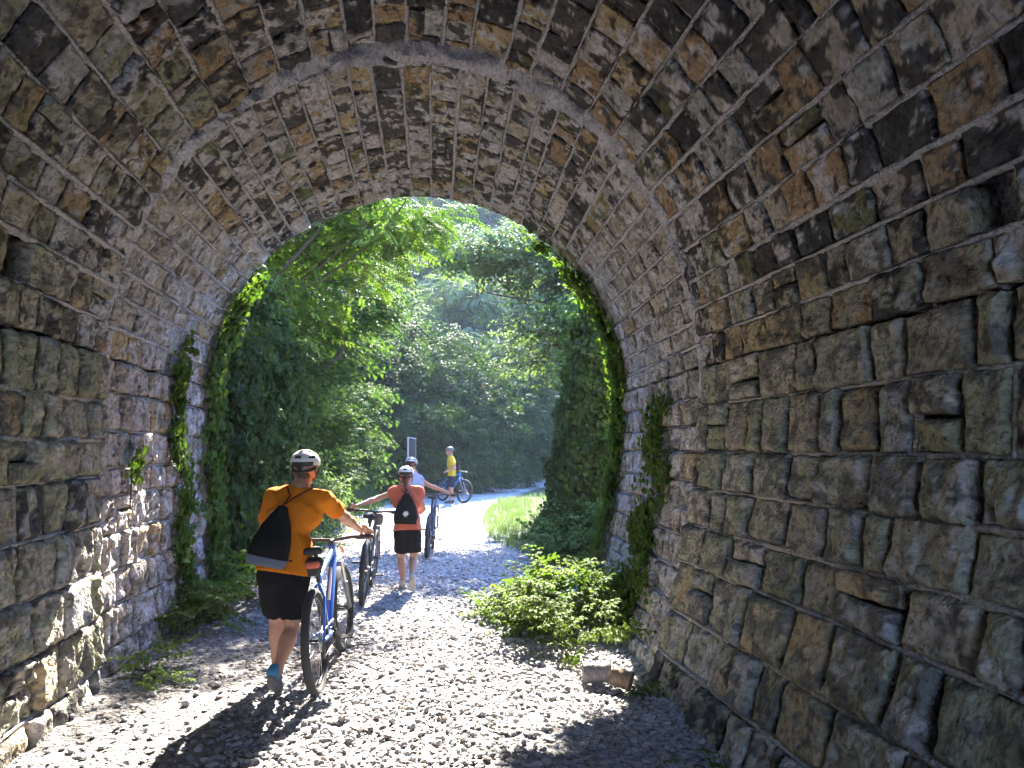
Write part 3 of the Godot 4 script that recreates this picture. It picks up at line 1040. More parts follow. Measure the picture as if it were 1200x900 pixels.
	# behind the far rider
	var far := [
		[Vector3(-0.6, 0, -28.5), 6.0, 2.6, DEEP, 1, "dark bushy tree behind the grey signpost"],
		[Vector3(1.9, 0, -30.5), 6.2, 2.8, DEEP, 1, "dark tree straight behind the yellow-shirted rider"],
		[Vector3(4.6, 0, -33.5), 6.4, 3.0, DEEP, 0, "dark tree where the track bends away behind the yellow-shirted rider"],
		[Vector3(-3.6, 0, -27.0), 8.0, 2.6, FRESH, 0, "mid-green tree left of the dark trees beyond the signpost"],
		[Vector3(9.6, 0, -36.0), 7.5, 3.0, MID, 1, "mid-green tree right of the far bend of the track"],
		[Vector3(-1.8, 0, -35.0), 11.0, 3.2, SILVER, 1, "tall tree standing above the dark tree by the signpost"],
		[Vector3(3.2, 0, -39.0), 11.5, 3.4, SILVER, 0, "tall pale tree standing above the rider's dark tree"],
		[Vector3(8.4, 0, -42.0), 12.0, 3.6, SILVER, 1, "tall pale tree beyond the bend, right of the centre"],
		[Vector3(-6.5, 0, -38.0), 12.0, 3.4, MID, 1, "tall tree far left beyond the drooping tree"],
		[Vector3(13.0, 0, -44.0), 12.5, 3.8, MID, 0, "tall tree at the far right edge of the arch view"]]
	for a in far:
		var p: Vector3 = a[0]
		var h: float = a[1]
		var r: float = a[2]
		var g := ground_y(p.x, p.z)
		var bl := []
		for k in 7:
			var an := TAU * k / 7.0 + rng.randf()
			var y := g + h * rng.randf_range(0.18, 0.92)
			var rr := r * (0.75 if k % 2 else 0.35) * (1.0 - 0.35 * (y - g) / h)
			bl.append([Vector3(p.x + cos(an) * rr, y, p.z + sin(an) * rr), Vector3(r * 0.55, r * 0.42, r * 0.5)])
		tree(a[5], p, 0.2, bl, a[4], 2600, 1.35 if h < 10.6 else 1.7, a[3], "trees closing the view beyond the bend")
	# wooded hillside: each tree its own
	var places := ["lowest on", "low on", "midway up", "higher on", "top of"]
	var across := ["far left of", "left part of", "centre left of", "centre right of", "right part of", "far right of"]
	for row in 4:
		for k in 6:
			var z := -50.0 - row * 9.0 + rng.randf_range(-2, 2)
			var x := lerpf(-13.0, 17.0, k / 5.0) * (1.0 + row * 0.13) + rng.randf_range(-1.2, 1.2)
			var g := ground_y(x, z)
			var h := rng.randf_range(9.0, 13.0)
			var r := rng.randf_range(3.0, 4.0)
			var bl := []
			for j in 6:
				var an := TAU * j / 6.0 + rng.randf()
				var y := g + h * rng.randf_range(0.3, 0.95)
				var rr := r * 0.6 * (1.0 - 0.4 * (y - g) / h)
				bl.append([Vector3(x + cos(an) * rr, y, z + sin(an) * rr), Vector3(r * 0.6, r * 0.45, r * 0.55)])
			tree("hillside tree %s the slope seen through the arch, %s the row" % [places[row], across[k]], Vector3(x, 0, z), 0.28, bl, 1 - (k + row) % 2, 1000, 2.6, SILVER if (k + row) % 4 else FRESH, "trees on the far hillside")
	# shrubs and undergrowth
	shrub("sunlit bramble shrub with pale leaves beyond the orange shirt, left of the track", Vector3(-1.75, 0, -14.6), [[Vector3(-0.2, 0.7, 0), Vector3(0.8, 0.6, 0.7)], [Vector3(0.2, 0.4, 0.5), Vector3(0.5, 0.35, 0.5)], [Vector3(-0.4, 1.5, -0.4), Vector3(0.6, 0.5, 0.6)]], 1, 900, 0.7, SILVER)
	shrub("leafy shrub left of the track below the vine-hung tree", Vector3(-1.9, 0, -17.2), [[Vector3(0, 0.9, 0), Vector3(0.9, 0.7, 0.8)], [Vector3(0.3, 1.8, -0.3), Vector3(0.7, 0.6, 0.6)]], 3, 700, 0.9, MID)
	shrub("tall shrub left of the grey signpost", Vector3(-1.6, 0, -21.5), [[Vector3(0, 1.1, 0), Vector3(1.0, 0.9, 0.9)], [Vector3(0.2, 2.3, 0), Vector3(0.8, 0.7, 0.8)]], 1, 700, 1.1, MID)
	for a in [[Vector3(-0.3, 0, -25.5), "low dark undergrowth shrub right behind the grey signpost"], [Vector3(0.9, 0, -26.6), "low dark undergrowth shrub behind the rider's helmet side"], [Vector3(2.6, 0, -28.2), "low dark undergrowth shrub right of the yellow shirt"], [Vector3(4.6, 0, -31.0), "low dark undergrowth shrub at the outer edge of the bend"], [Vector3(7.4, 0, -38.5), "low dark undergrowth shrub at the far end of the track"], [Vector3(-2.2, 0, -24.2), "low dark undergrowth shrub left of the signpost"]]:
		shrub(a[1], a[0], [[Vector3(0, 0.9, 0), Vector3(1.5, 0.8, 0.9)], [Vector3(0.3, 2.3, -0.5), Vector3(1.4, 1.0, 0.8)]], 1, 900, 1.2, DEEP, "shrub", "shrub", "undergrowth round the bend")
	shrub("leafy shrub with light twigs at the foot of the ivy-wrapped trunk", Vector3(2.75, 0, -11.3), [[Vector3(0, 0.45, 0), Vector3(0.5, 0.4, 0.5)], [Vector3(-0.35, 0.3, 0.5), Vector3(0.4, 0.25, 0.4)]], 3, 420, 0.75, MID)
	shrub("bright green bramble bush in full sun against the mouth, beside the log", Vector3(1.55, 0, -7.35), [[Vector3(0, 0.28, 0), Vector3(0.5, 0.24, 0.55)], [Vector3(-0.35, 0.16, 0.35), Vector3(0.3, 0.14, 0.3)], [Vector3(0.3, 0.3, -0.5), Vector3(0.4, 0.26, 0.5)], [Vector3(-0.3, 0.22, -0.7), Vector3(0.45, 0.2, 0.5)], [Vector3(0.2, 0.14, 0.75), Vector3(0.3, 0.12, 0.25)]], 3, 560, 0.66, BRIGHT, "bramble_bush", "bush")
	shrub("leafy weeds at the foot of the pale wall behind the walker's shoes", Vector3(-1.85, 0, -8.1), [[Vector3(0.05, 0.25, 0), Vector3(0.35, 0.22, 0.5)], [Vector3(0.15, 0.28, -0.8), Vector3(0.4, 0.26, 0.5)], [Vector3(0, 0.18, 0.7), Vector3(0.3, 0.16, 0.35)]], 3, 330, 0.6, BRIGHT, "weeds", "plant")
	shrub("small sunlit weed tuft at the wall foot, lowest in the photo's left corner", Vector3(-1.86, 0, -6.25), [[Vector3(0, 0.1, 0), Vector3(0.13, 0.08, 0.2)], [Vector3(0.05, 0.07, 0.3), Vector3(0.1, 0.05, 0.12)]], 3, 48, 0.42, BRIGHT, "weeds", "plant")
	shrub("green herbs beside the track beyond the mouth, left of the blue bicycle's handlebar", Vector3(-1.85, 0, -10.6), [[Vector3(0, 0.35, 0), Vector3(0.45, 0.3, 0.7)], [Vector3(0.1, 0.4, -1.3), Vector3(0.45, 0.35, 0.8)]], 3, 300, 0.75, BRIGHT, "weeds", "plant")
	shrub("tiny weed in the dark gravel at the foot of the big-block wall", Vector3(1.72, 0, -4.2), [[Vector3(0, 0.05, 0), Vector3(0.05, 0.04, 0.05)]], 3, 5, 0.3, FRESH, "weeds", "plant")
	shrub("small weed by the log ends at the wall foot", Vector3(1.72, 0, -5.55), [[Vector3(0, 0.06, 0), Vector3(0.1, 0.05, 0.12)]], 3, 9, 0.4, FRESH, "weeds", "plant")
	grass_patch("grass", "sunlit grass verge along the track beside the ivy-wrapped trunk", 2600, func():
		var z := rng.randf_range(-9.3, -24.0)
		var x := path_x(z) + path_half(z) - 0.1 + absf(rng.randfn()) * 0.9
		return Vector3(x, ground_y(x, z) - 0.02, z), Vector2(0.1, 0.3), SILVER)
	grass_patch("grass", "grass along the outer edge of the bend and under the trees", 2600, func():
		var z := rng.randf_range(-10.0, -36.0)
		var x := path_x(z) - path_half(z) + 0.05 - absf(rng.randfn()) * 0.8
		return Vector3(x, ground_y(x, z) - 0.02, z), Vector2(0.15, 0.4), MID)

# ---------------------------------------------------------------- bodies: smooth-joined tapered capsules, meshed as surface nets
# prim: [a, b, ra, rb] or [a, b, ra, rb, cut_point, cut_normal]
func net(prims: Array, cell: float, k: float, cuts: Array, fold: float, col: Color, into: MB) -> void:
	var lo := Vector3.INF
	var hi := -Vector3.INF
	for p in prims:
		var m := maxf(p[2], p[3]) + k + cell * 2.0
		lo = lo.min(p[0] - Vector3.ONE * m).min(p[1] - Vector3.ONE * m)
		hi = hi.max(p[0] + Vector3.ONE * m).max(p[1] + Vector3.ONE * m)
	var nx := int(ceil((hi.x - lo.x) / cell)) + 1
	var ny := int(ceil((hi.y - lo.y) / cell)) + 1
	var nz := int(ceil((hi.z - lo.z) / cell)) + 1
	var d := PackedFloat32Array()
	d.resize(nx * ny * nz)
	d.fill(1.0)
	for p in prims:
		var a: Vector3 = p[0]
		var b: Vector3 = p[1]
		var ra: float = p[2]
		var rb: float = p[3]
		var ab := b - a
		var inv := 1.0 / maxf(ab.length_squared(), 1e-9)
		var m := maxf(ra, rb) + k + cell
		var l := ((a.min(b) - Vector3.ONE * m - lo) / cell).floor()
		var h := ((a.max(b) + Vector3.ONE * m - lo) / cell).ceil()
		var cut: bool = p.size() > 4
		for iz in range(maxi(0, int(l.z)), mini(nz, int(h.z) + 1)):
			for iy in range(maxi(0, int(l.y)), mini(ny, int(h.y) + 1)):
				var at := (iz * ny + iy) * nx
				for ix in range(maxi(0, int(l.x)), mini(nx, int(h.x) + 1)):
					var q := lo + Vector3(ix, iy, iz) * cell
					var t := clampf((q - a).dot(ab) * inv, 0.0, 1.0)
					var e := q.distance_to(a + ab * t) - (ra + (rb - ra) * t)
					if cut: e = maxf(e, (q - p[4]).dot(p[5]))
					var o := d[at + ix]
					var g := k - absf(o - e)
					d[at + ix] = minf(o, e) - (g * g * 0.25 / k if g > 0.0 else 0.0)
	if fold > 0.0 or cuts:
		for iz in nz:
			for iy in ny:
				var at := (iz * ny + iy) * nx
				for ix in nx:
					if d[at + ix] < 0.06:
						var q := lo + Vector3(ix, iy, iz) * cell
						var e := d[at + ix]
						if fold > 0.0: e += fold * (na.get_noise_3d(q.x * 9.0, q.y * 5.0, q.z * 9.0) + 0.5 * na.get_noise_3d(q.x * 22.0, q.y * 14.0, q.z * 22.0))
						for c in cuts: e = maxf(e, (q - c[0]).dot(c[1]))
						d[at + ix] = e
	var ids := PackedInt32Array()
	ids.resize(nx * ny * nz)
	ids.fill(-1)
	var sx := 1
	var sy := nx
	var sz := nx * ny
	var corner := [0, sx, sy, sx + sy, sz, sx + sz, sy + sz, sx + sy + sz]
	var cpos := [Vector3(0, 0, 0), Vector3(1, 0, 0), Vector3(0, 1, 0), Vector3(1, 1, 0), Vector3(0, 0, 1), Vector3(1, 0, 1), Vector3(0, 1, 1), Vector3(1, 1, 1)]
	var edges := [[0, 1], [2, 3], [4, 5], [6, 7], [0, 2], [1, 3], [4, 6], [5, 7], [0, 4], [1, 5], [2, 6], [3, 7]]
	for iz in nz - 1:
		for iy in ny - 1:
			for ix in nx - 1:
				var at := (iz * ny + iy) * nx + ix
				var v0 := d[at]
				if v0 > cell * 3.0: continue
				var inside := 0
				for c in 8:
					if d[at + corner[c]] < 0.0: inside += 1
				if inside == 0 or inside == 8: continue
				var sum := Vector3.ZERO
				var n := 0
				for e in edges:
					var a: float = d[at + corner[e[0]]]
					var b: float = d[at + corner[e[1]]]
					if (a < 0.0) != (b < 0.0):
						sum += cpos[e[0]].lerp(cpos[e[1]], a / (a - b)); n += 1
				ids[at] = into.p(lo + (Vector3(ix, iy, iz) + sum / n) * cell, col)
	for iz in range(1, nz - 1):
		for iy in range(1, ny - 1):
			for ix in range(1, nx - 1):
				var at := (iz * ny + iy) * nx + ix
				var v0 := d[at]
				if absf(v0) > cell * 2.0: continue
				var s0 := v0 < 0.0
				for ax in 3:
					var st: int = [sx, sy, sz][ax]
					var s1 := d[at + st] < 0.0
					if s0 == s1: continue
					var u: int = [sy, sz, sx][ax]
					var w: int = [sz, sx, sy][ax]
					var a := ids[at - u - w]
					var b := ids[at - w]
					var c := ids[at]
					var e := ids[at - u]
					if a < 0 or b < 0 or c < 0 or e < 0: continue
					if s0: into.q(a, e, c, b)
					else: into.q(a, b, c, e)

func hand_prims(x: Transform3D, side: float, s := 1.0) -> Array:
	# a hand closed on a bar along local x; wrist behind (+z), side = +1 when the thumb is on the -x side
	var out := []
	for k in 4:
		var fx := (-0.032 + 0.0215 * k) * side
		var ln: float = [0.92, 1.05, 1.0, 0.8][k]
		out.append([x * (Vector3(fx * 0.8, 0.03, 0.045) * s), x * (Vector3(fx, 0.034, 0.0) * s), 0.014 * s, 0.0105 * s])
		out.append([x * (Vector3(fx, 0.034, 0.0) * s), x * (Vector3(fx, 0.022, -0.03 * ln) * s), 0.0105 * s, 0.0095 * s])
		out.append([x * (Vector3(fx, 0.022, -0.03 * ln) * s), x * (Vector3(fx, -0.01, -0.034 * ln) * s), 0.0095 * s, 0.0085 * s])
		out.append([x * (Vector3(fx, -0.01, -0.034 * ln) * s), x * (Vector3(fx, -0.025, -0.012) * s), 0.0085 * s, 0.0075 * s])
	out.append([x * (Vector3(-0.024 * side, 0.026, 0.06) * s), x * (Vector3(-0.046 * side, 0.006, 0.03) * s), 0.015 * s, 0.011 * s])
	out.append([x * (Vector3(-0.046 * side, 0.006, 0.03) * s), x * (Vector3(-0.042 * side, -0.016, 0.004) * s), 0.011 * s, 0.009 * s])
	out.append([x * (Vector3(0, 0.026, 0.05) * s), x * (Vector3(0, 0.028, 0.095) * s), 0.027 * s, 0.025 * s])
	return out

func loose_hand(wrist: Vector3, dir: Vector3, side: Vector3, s := 1.0) -> Array:
	var out := []
	var nrm := dir.cross(side).normalized()
	var palm := wrist + dir * 0.05 * s
	for k in 4:
		var o := side * (-0.027 + 0.018 * k) * s
		var ln: float = [0.9, 1.05, 1.0, 0.8][k] * s
		out.append([wrist + o * 0.6, palm + o + dir * 0.03 * s, 0.016 * s, 0.011 * s])
		out.append([palm + o + dir * 0.03 * s, palm + o + dir * 0.06 * ln + nrm * 0.008, 0.010 * s, 0.009 * s])
		out.append([palm + o + dir * 0.06 * ln + nrm * 0.008, palm + o + dir * 0.085 * ln + nrm * 0.025, 0.009 * s, 0.0075 * s])
	out.append([wrist + side * -0.02 * s, palm + side * -0.045 * s, 0.014 * s, 0.011 * s])
	out.append([palm + side * -0.045 * s, palm + side * -0.05 * s + dir * 0.035 * s + nrm * 0.012, 0.010 * s, 0.008 * s])
	return out

func head_prims(c: Vector3, f: Vector3, s: float) -> Array:
	# c: middle of the skull; f: where the face looks
	var r := f.cross(Vector3.UP).normalized()
	var u := r.cross(f).normalized()
	var o := [
		[c + u * 0.035 * s - f * 0.02 * s, c + u * 0.03 * s + f * 0.025 * s, 0.083 * s, 0.078 * s],
		[c - u * 0.01 * s - f * 0.03 * s, c - u * 0.05 * s + f * 0.035 * s, 0.072 * s, 0.058 * s],
		[c - u * 0.05 * s + f * 0.045 * s, c - u * 0.09 * s + f * 0.06 * s, 0.05 * s, 0.03 * s],
		[c + u * 0.005 * s + f * 0.09 * s, c - u * 0.03 * s + f * 0.112 * s, 0.010 * s, 0.015 * s],
		[c - u * 0.062 * s + f * 0.088 * s - r * 0.018 * s, c - u * 0.062 * s + f * 0.088 * s + r * 0.018 * s, 0.009 * s, 0.009 * s],
		[c + u * 0.022 * s + f * 0.085 * s - r * 0.04 * s, c + u * 0.022 * s + f * 0.085 * s + r * 0.04 * s, 0.012 * s, 0.012 * s]]
	for k in [-1.0, 1.0]:
		o.append([c + r * k * 0.078 * s + u * 0.008 * s - f * 0.01 * s, c + r * k * 0.084 * s - u * 0.032 * s - f * 0.005 * s, 0.016 * s, 0.011 * s])
	return o

func limb_prims(a: Vector3, b: Vector3, c: Vector3, r: Array) -> Array:
	return [[a, b, r[0], r[1]], [b, b.lerp(c, 0.35) + (b - a).normalized() * 0.004, r[1], r[2]], [b.lerp(c, 0.3), c, r[2], r[3]]]

# helmet: vented shell over a dark liner, with band and straps
func helmet(parent: Node3D, c: Vector3, f: Vector3, s: float, shell_m: Material, dark: Material) -> void:
	var r := f.cross(Vector3.UP).normalized()
	var u := r.cross(f).normalized()
	var out := MB.new()
	var inn := MB.new()
	var nu := 36
	var nv := 14
	for pass_k in 2:
		var b: MB = out if pass_k == 0 else inn
		var g := 1.0 if pass_k == 0 else 0.9
		var ids := []
		for j in nv + 1:
			var row := []
			var th := (0.02 + 0.56 * j / nv) * PI
			for k in nu:
				var a := TAU * k / nu
				var dx := sin(th) * cos(a)
				var dz := sin(th) * sin(a)
				var dy := cos(th)
				# lower at the back of the head, swept up over the ears
				var low := maxf(0.0, -dy)
				var p := c + r * dx * 0.108 * g * s + f * (dz * 0.135 * g - 0.012) * s + u * (0.035 + dy * 0.102 * g - low * (0.05 if pass_k else 0.0) * maxf(0.0, -dz)) * s
				p += u * 0.006 * s * cos(a * 2.0) * smoothstep(0.6, 1.2, th)
				row.append(b.p(p))
			ids.append(row)
		for j in nv:
			for k in nu:
				if pass_k == 0 and j >= 12 and sin(TAU * (k + 0.5) / nu) < -0.45: continue
				if pass_k == 0 and j >= 2 and j <= 10:
					var lane := k % 6
					if (lane == 1 or lane == 2 or lane == 3) and (j in [3, 4, 5, 8, 9]): continue
				b.q(ids[j][k], ids[j + 1][k], ids[j + 1][(k + 1) % nu], ids[j][(k + 1) % nu])
	var h := Node3D.new()
	h.name = "helmet"
	parent.add_child(h, true)
	part("shell", mesh(out, shell_m), h)
	part("liner", mesh(inn, dark), h)
	var st := MB.new()
	for k in [-1.0, 1.0]:
		tube(st, PackedVector3Array([c + r * k * 0.09 * s + u * 0.01 * s - f * 0.05 * s, c + r * k * 0.088 * s - u * 0.07 * s + f * 0.01 * s, c - u * 0.125 * s + f * 0.045 * s]), PackedFloat32Array([0.006, 0.006, 0.005]), 5, Color.WHITE)
		tube(st, PackedVector3Array([c + r * k * 0.09 * s + u * 0.01 * s + f * 0.05 * s, c + r * k * 0.088 * s - u * 0.07 * s + f * 0.01 * s]), PackedFloat32Array([0.006, 0.006]), 5, Color.WHITE)
	var band := PackedVector3Array()
	var br := PackedFloat32Array()
	for k in 13:
		var a := PI + PI * k / 12.0
		band.append(c + r * cos(a) * 0.088 * s + f * (sin(a) * 0.105 - 0.01) * s - u * 0.045 * s * absf(sin(a)))
		br.append(0.011 * s)
	tube(st, band, br, 6, Color.WHITE)
	part("strap", mesh(st, dark), h)

func shoe(parent: Node3D, heel: Vector3, toe: Vector3, up: Vector3, s: float, top_m: Material, sole_m: Material) -> void:
	var d := (toe - heel).normalized()
	var n := up.slide(d).normalized()
	var w := d.cross(n)
	var b := MB.new()
	net([[heel + n * 0.05 * s + d * 0.01 * s, heel + n * 0.055 * s + d * 0.1 * s, 0.036 * s, 0.042 * s], [heel + n * 0.05 * s + d * 0.1 * s, toe + n * 0.03 * s - d * 0.03 * s, 0.04 * s, 0.03 * s], [heel + n * 0.05 * s + d * 0.03 * s, heel + n * 0.1 * s + d * 0.035 * s, 0.04 * s, 0.038 * s]], 0.01, 0.02, [[heel + n * 0.02 * s, -n], [heel + n * 0.105 * s, n]], 0.0, Color.WHITE, b)
	part("shoe", mesh(b, top_m), parent)
	b = MB.new()
	var pts := []
	for k in 16:
		var a := TAU * k / 16.0
		var z := 0.5 - 0.5 * cos(a)
		var half := 0.036 + 0.012 * sin(PI * pow(z, 1.3))
		pts.append(heel - d * 0.012 * s + d * ((toe - heel).length() + 0.015 * s) * z + w * half * s * sin(a) * 1.0)
	var lo := []
	var hi := []
	for p in pts:
		lo.append(b.p(p)); hi.append(b.p(p + n * 0.028 * s))
	var c0 := b.p((heel + toe) * 0.5)
	var c1 := b.p((heel + toe) * 0.5 + n * 0.028 * s)
	for k in 16:
		var k2 := (k + 1) % 16
		b.q(lo[k], hi[k], hi[k2], lo[k2])
		b.t(c0, lo[k], lo[k2]); b.t(c1, hi[k2], hi[k])
	part("sole", mesh(b, sole_m, false), parent)

# drawstring bag: wide bottom gathered to a point; o is the bottom middle
func drawstring_bag(label: String, o: Vector3, up: Vector3, right: Vector3, w: float, h: float, dp: float, body_m: Material, band_m: Material, cords: Array, cord_m: Material) -> Node3D:
	var t := thing("drawstring_bag", label, "bag", o)
	var back := right.cross(up).normalized()
	var b := MB.new()
	var bb := MB.new()
	var rows := []
	for j in 15:
		var v := j / 14.0
		var half := w * 0.5 * (0.86 + 0.14 * sin(minf(v * 6.0, PI * 0.5))) * (1.0 - 0.82 * pow(v, 2.2))
		var thick := dp * 0.5 * (0.5 + 0.5 * sin(PI * minf(v * 1.25 + 0.12, 1.0))) * (1.0 - 0.5 * v * v)
		var row := []
		for k in 20:
			var a := TAU * k / 20.0
			var q := right * cos(a) * half + back * sin(a) * thick + up * h * v
			var fo := 0.012 * na.get_noise_3d(cos(a) * 2.0 + o.x, v * 5.0, sin(a) * 2.0) + 0.008 * sin(a * 7.0) * v
			q += (right * cos(a) + back * sin(a)) * fo
			row.append(q)
		rows.append(row)
	for j in 14:
		var m: MB = bb if j < 2 else b
		for k in 20:
			var k2 := (k + 1) % 20
			m.q(m.p(rows[j][k]), m.p(rows[j + 1][k]), m.p(rows[j + 1][k2]), m.p(rows[j][k2]))
	var c := bb.p(Vector3.ZERO)
	for k in 20: bb.t(c, bb.p(rows[0][k]), bb.p(rows[0][(k + 1) % 20]))
	c = b.p(up * h * 1.02)
	for k in 20: b.t(c, b.p(rows[14][(k + 1) % 20]), b.p(rows[14][k]))
	var body := mesh(weld(b), body_m)
	part("body", body, t)
	part("bottom_band", mesh(weld(bb), band_m), t)
	for cd in cords:
		b = MB.new()
		var pts := PackedVector3Array()
		var rad := PackedFloat32Array()
		for p in cd:
			pts.append(p - o); rad.append(0.006)
		tube(b, pts, rad, 6, Color.WHITE)
		part("cord", mesh(b, cord_m), t)
	return t

func weld(b: MB) -> MB:
	var seen := {}
	var o := MB.new()
	for k in b.i:
		var key := Vector3i((b.v[k] * 4000.0).round())
		if not seen.has(key): seen[key] = o.p(b.v[k], b.c[k], b.u[k])
		o.i.append(seen[key])
	return o

# ---------------------------------------------------------------- bicycles
func torus(b: MB, c: Vector3, R: float, rx: float, ry: float, seg: int, sides: int, knob := 0.0) -> void:
	# around the x axis; rx across the wheel, ry radially
	var first := b.v.size()
	for k in seg:
		var a := TAU * k / seg
		var d := Vector3(0, sin(a), cos(a))
		for s in sides:
			var e := TAU * s / sides
			var kk := knob if (k + s) % 2 == 0 and cos(e) > -0.2 else 0.0
			b.p(c + d * (R + cos(e) * (ry + kk)) + Vector3(sin(e) * (rx + kk * 0.4), 0, 0))
	for k in seg:
		for s in sides:
			var k2 := (k + 1) % seg
			var s2 := (s + 1) % sides
			b.q(first + k * sides + s, first + k2 * sides + s, first + k2 * sides + s2, first + k * sides + s2)

func bar(b: MB, p: Vector3, q: Vector3, ra: float, rb: float, sides := 8) -> void:
	tube(b, PackedVector3Array([p, q]), PackedFloat32Array([ra, rb]), sides, Color.WHITE)

func box(b: MB, c: Vector3, h: Vector3) -> void:
	var id := []
	for k in 8: id.append(b.p(c + Vector3(h.x if k & 1 else -h.x, h.y if k & 2 else -h.y, h.z if k & 4 else -h.z)))
	for f in [[0, 1, 3, 2], [5, 4, 6, 7], [4, 0, 2, 6], [1, 5, 7, 3], [2, 3, 7, 6], [4, 5, 1, 0]]: b.q(id[f[0]], id[f[3]], id[f[2]], id[f[1]])

func wheel(parent: Node3D, c: Vector3, R: float, fat: float) -> void:
	var w := Node3D.new()
	w.name = "wheel"
	w.position = c
	parent.add_child(w, true)
	var b := MB.new()
	torus(b, Vector3.ZERO, R - fat, fat, fat, 96, 10, 0.004)
	part("tyre", mesh(b, M.tyre), w)
	b = MB.new()
	torus(b, Vector3.ZERO, R - fat * 2.1, 0.013, 0.011, 64, 6)
	part("rim", mesh(b, M.black_metal), w)
	b = MB.new()
	bar(b, Vector3(-0.05, 0, 0), Vector3(0.05, 0, 0), 0.018, 0.018, 10)
	bar(b, Vector3(-0.034, 0, 0), Vector3(-0.03, 0, 0), 0.03, 0.03, 12)
	bar(b, Vector3(0.03, 0, 0), Vector3(0.034, 0, 0), 0.03, 0.03, 12)
	part("hub", mesh(b, M.black_metal), w)
	b = MB.new()
	for k in 28:
		var a := TAU * k / 28.0
		var sd := 0.03 if k % 2 else -0.03
		var a2 := a + (0.45 if (k / 2) % 2 else -0.45)
		bar(b, Vector3(sd, sin(a2) * 0.026, cos(a2) * 0.026), Vector3(sd * 0.1, sin(a) * (R - fat * 2.1), cos(a) * (R - fat * 2.1)), 0.0014, 0.0014, 4)
	part("spokes", mesh(b, M.steel), w)
	b = MB.new()
	torus(b, Vector3(-0.045, 0, 0), 0.075, 0.0015, 0.012, 40, 4)
	for k in 5: bar(b, Vector3(-0.045, 0, 0), Vector3(-0.045, sin(TAU * k / 5) * 0.066, cos(TAU * k / 5) * 0.066), 0.005, 0.004, 4)
	part("brake_disc", mesh(b, M.steel), w)

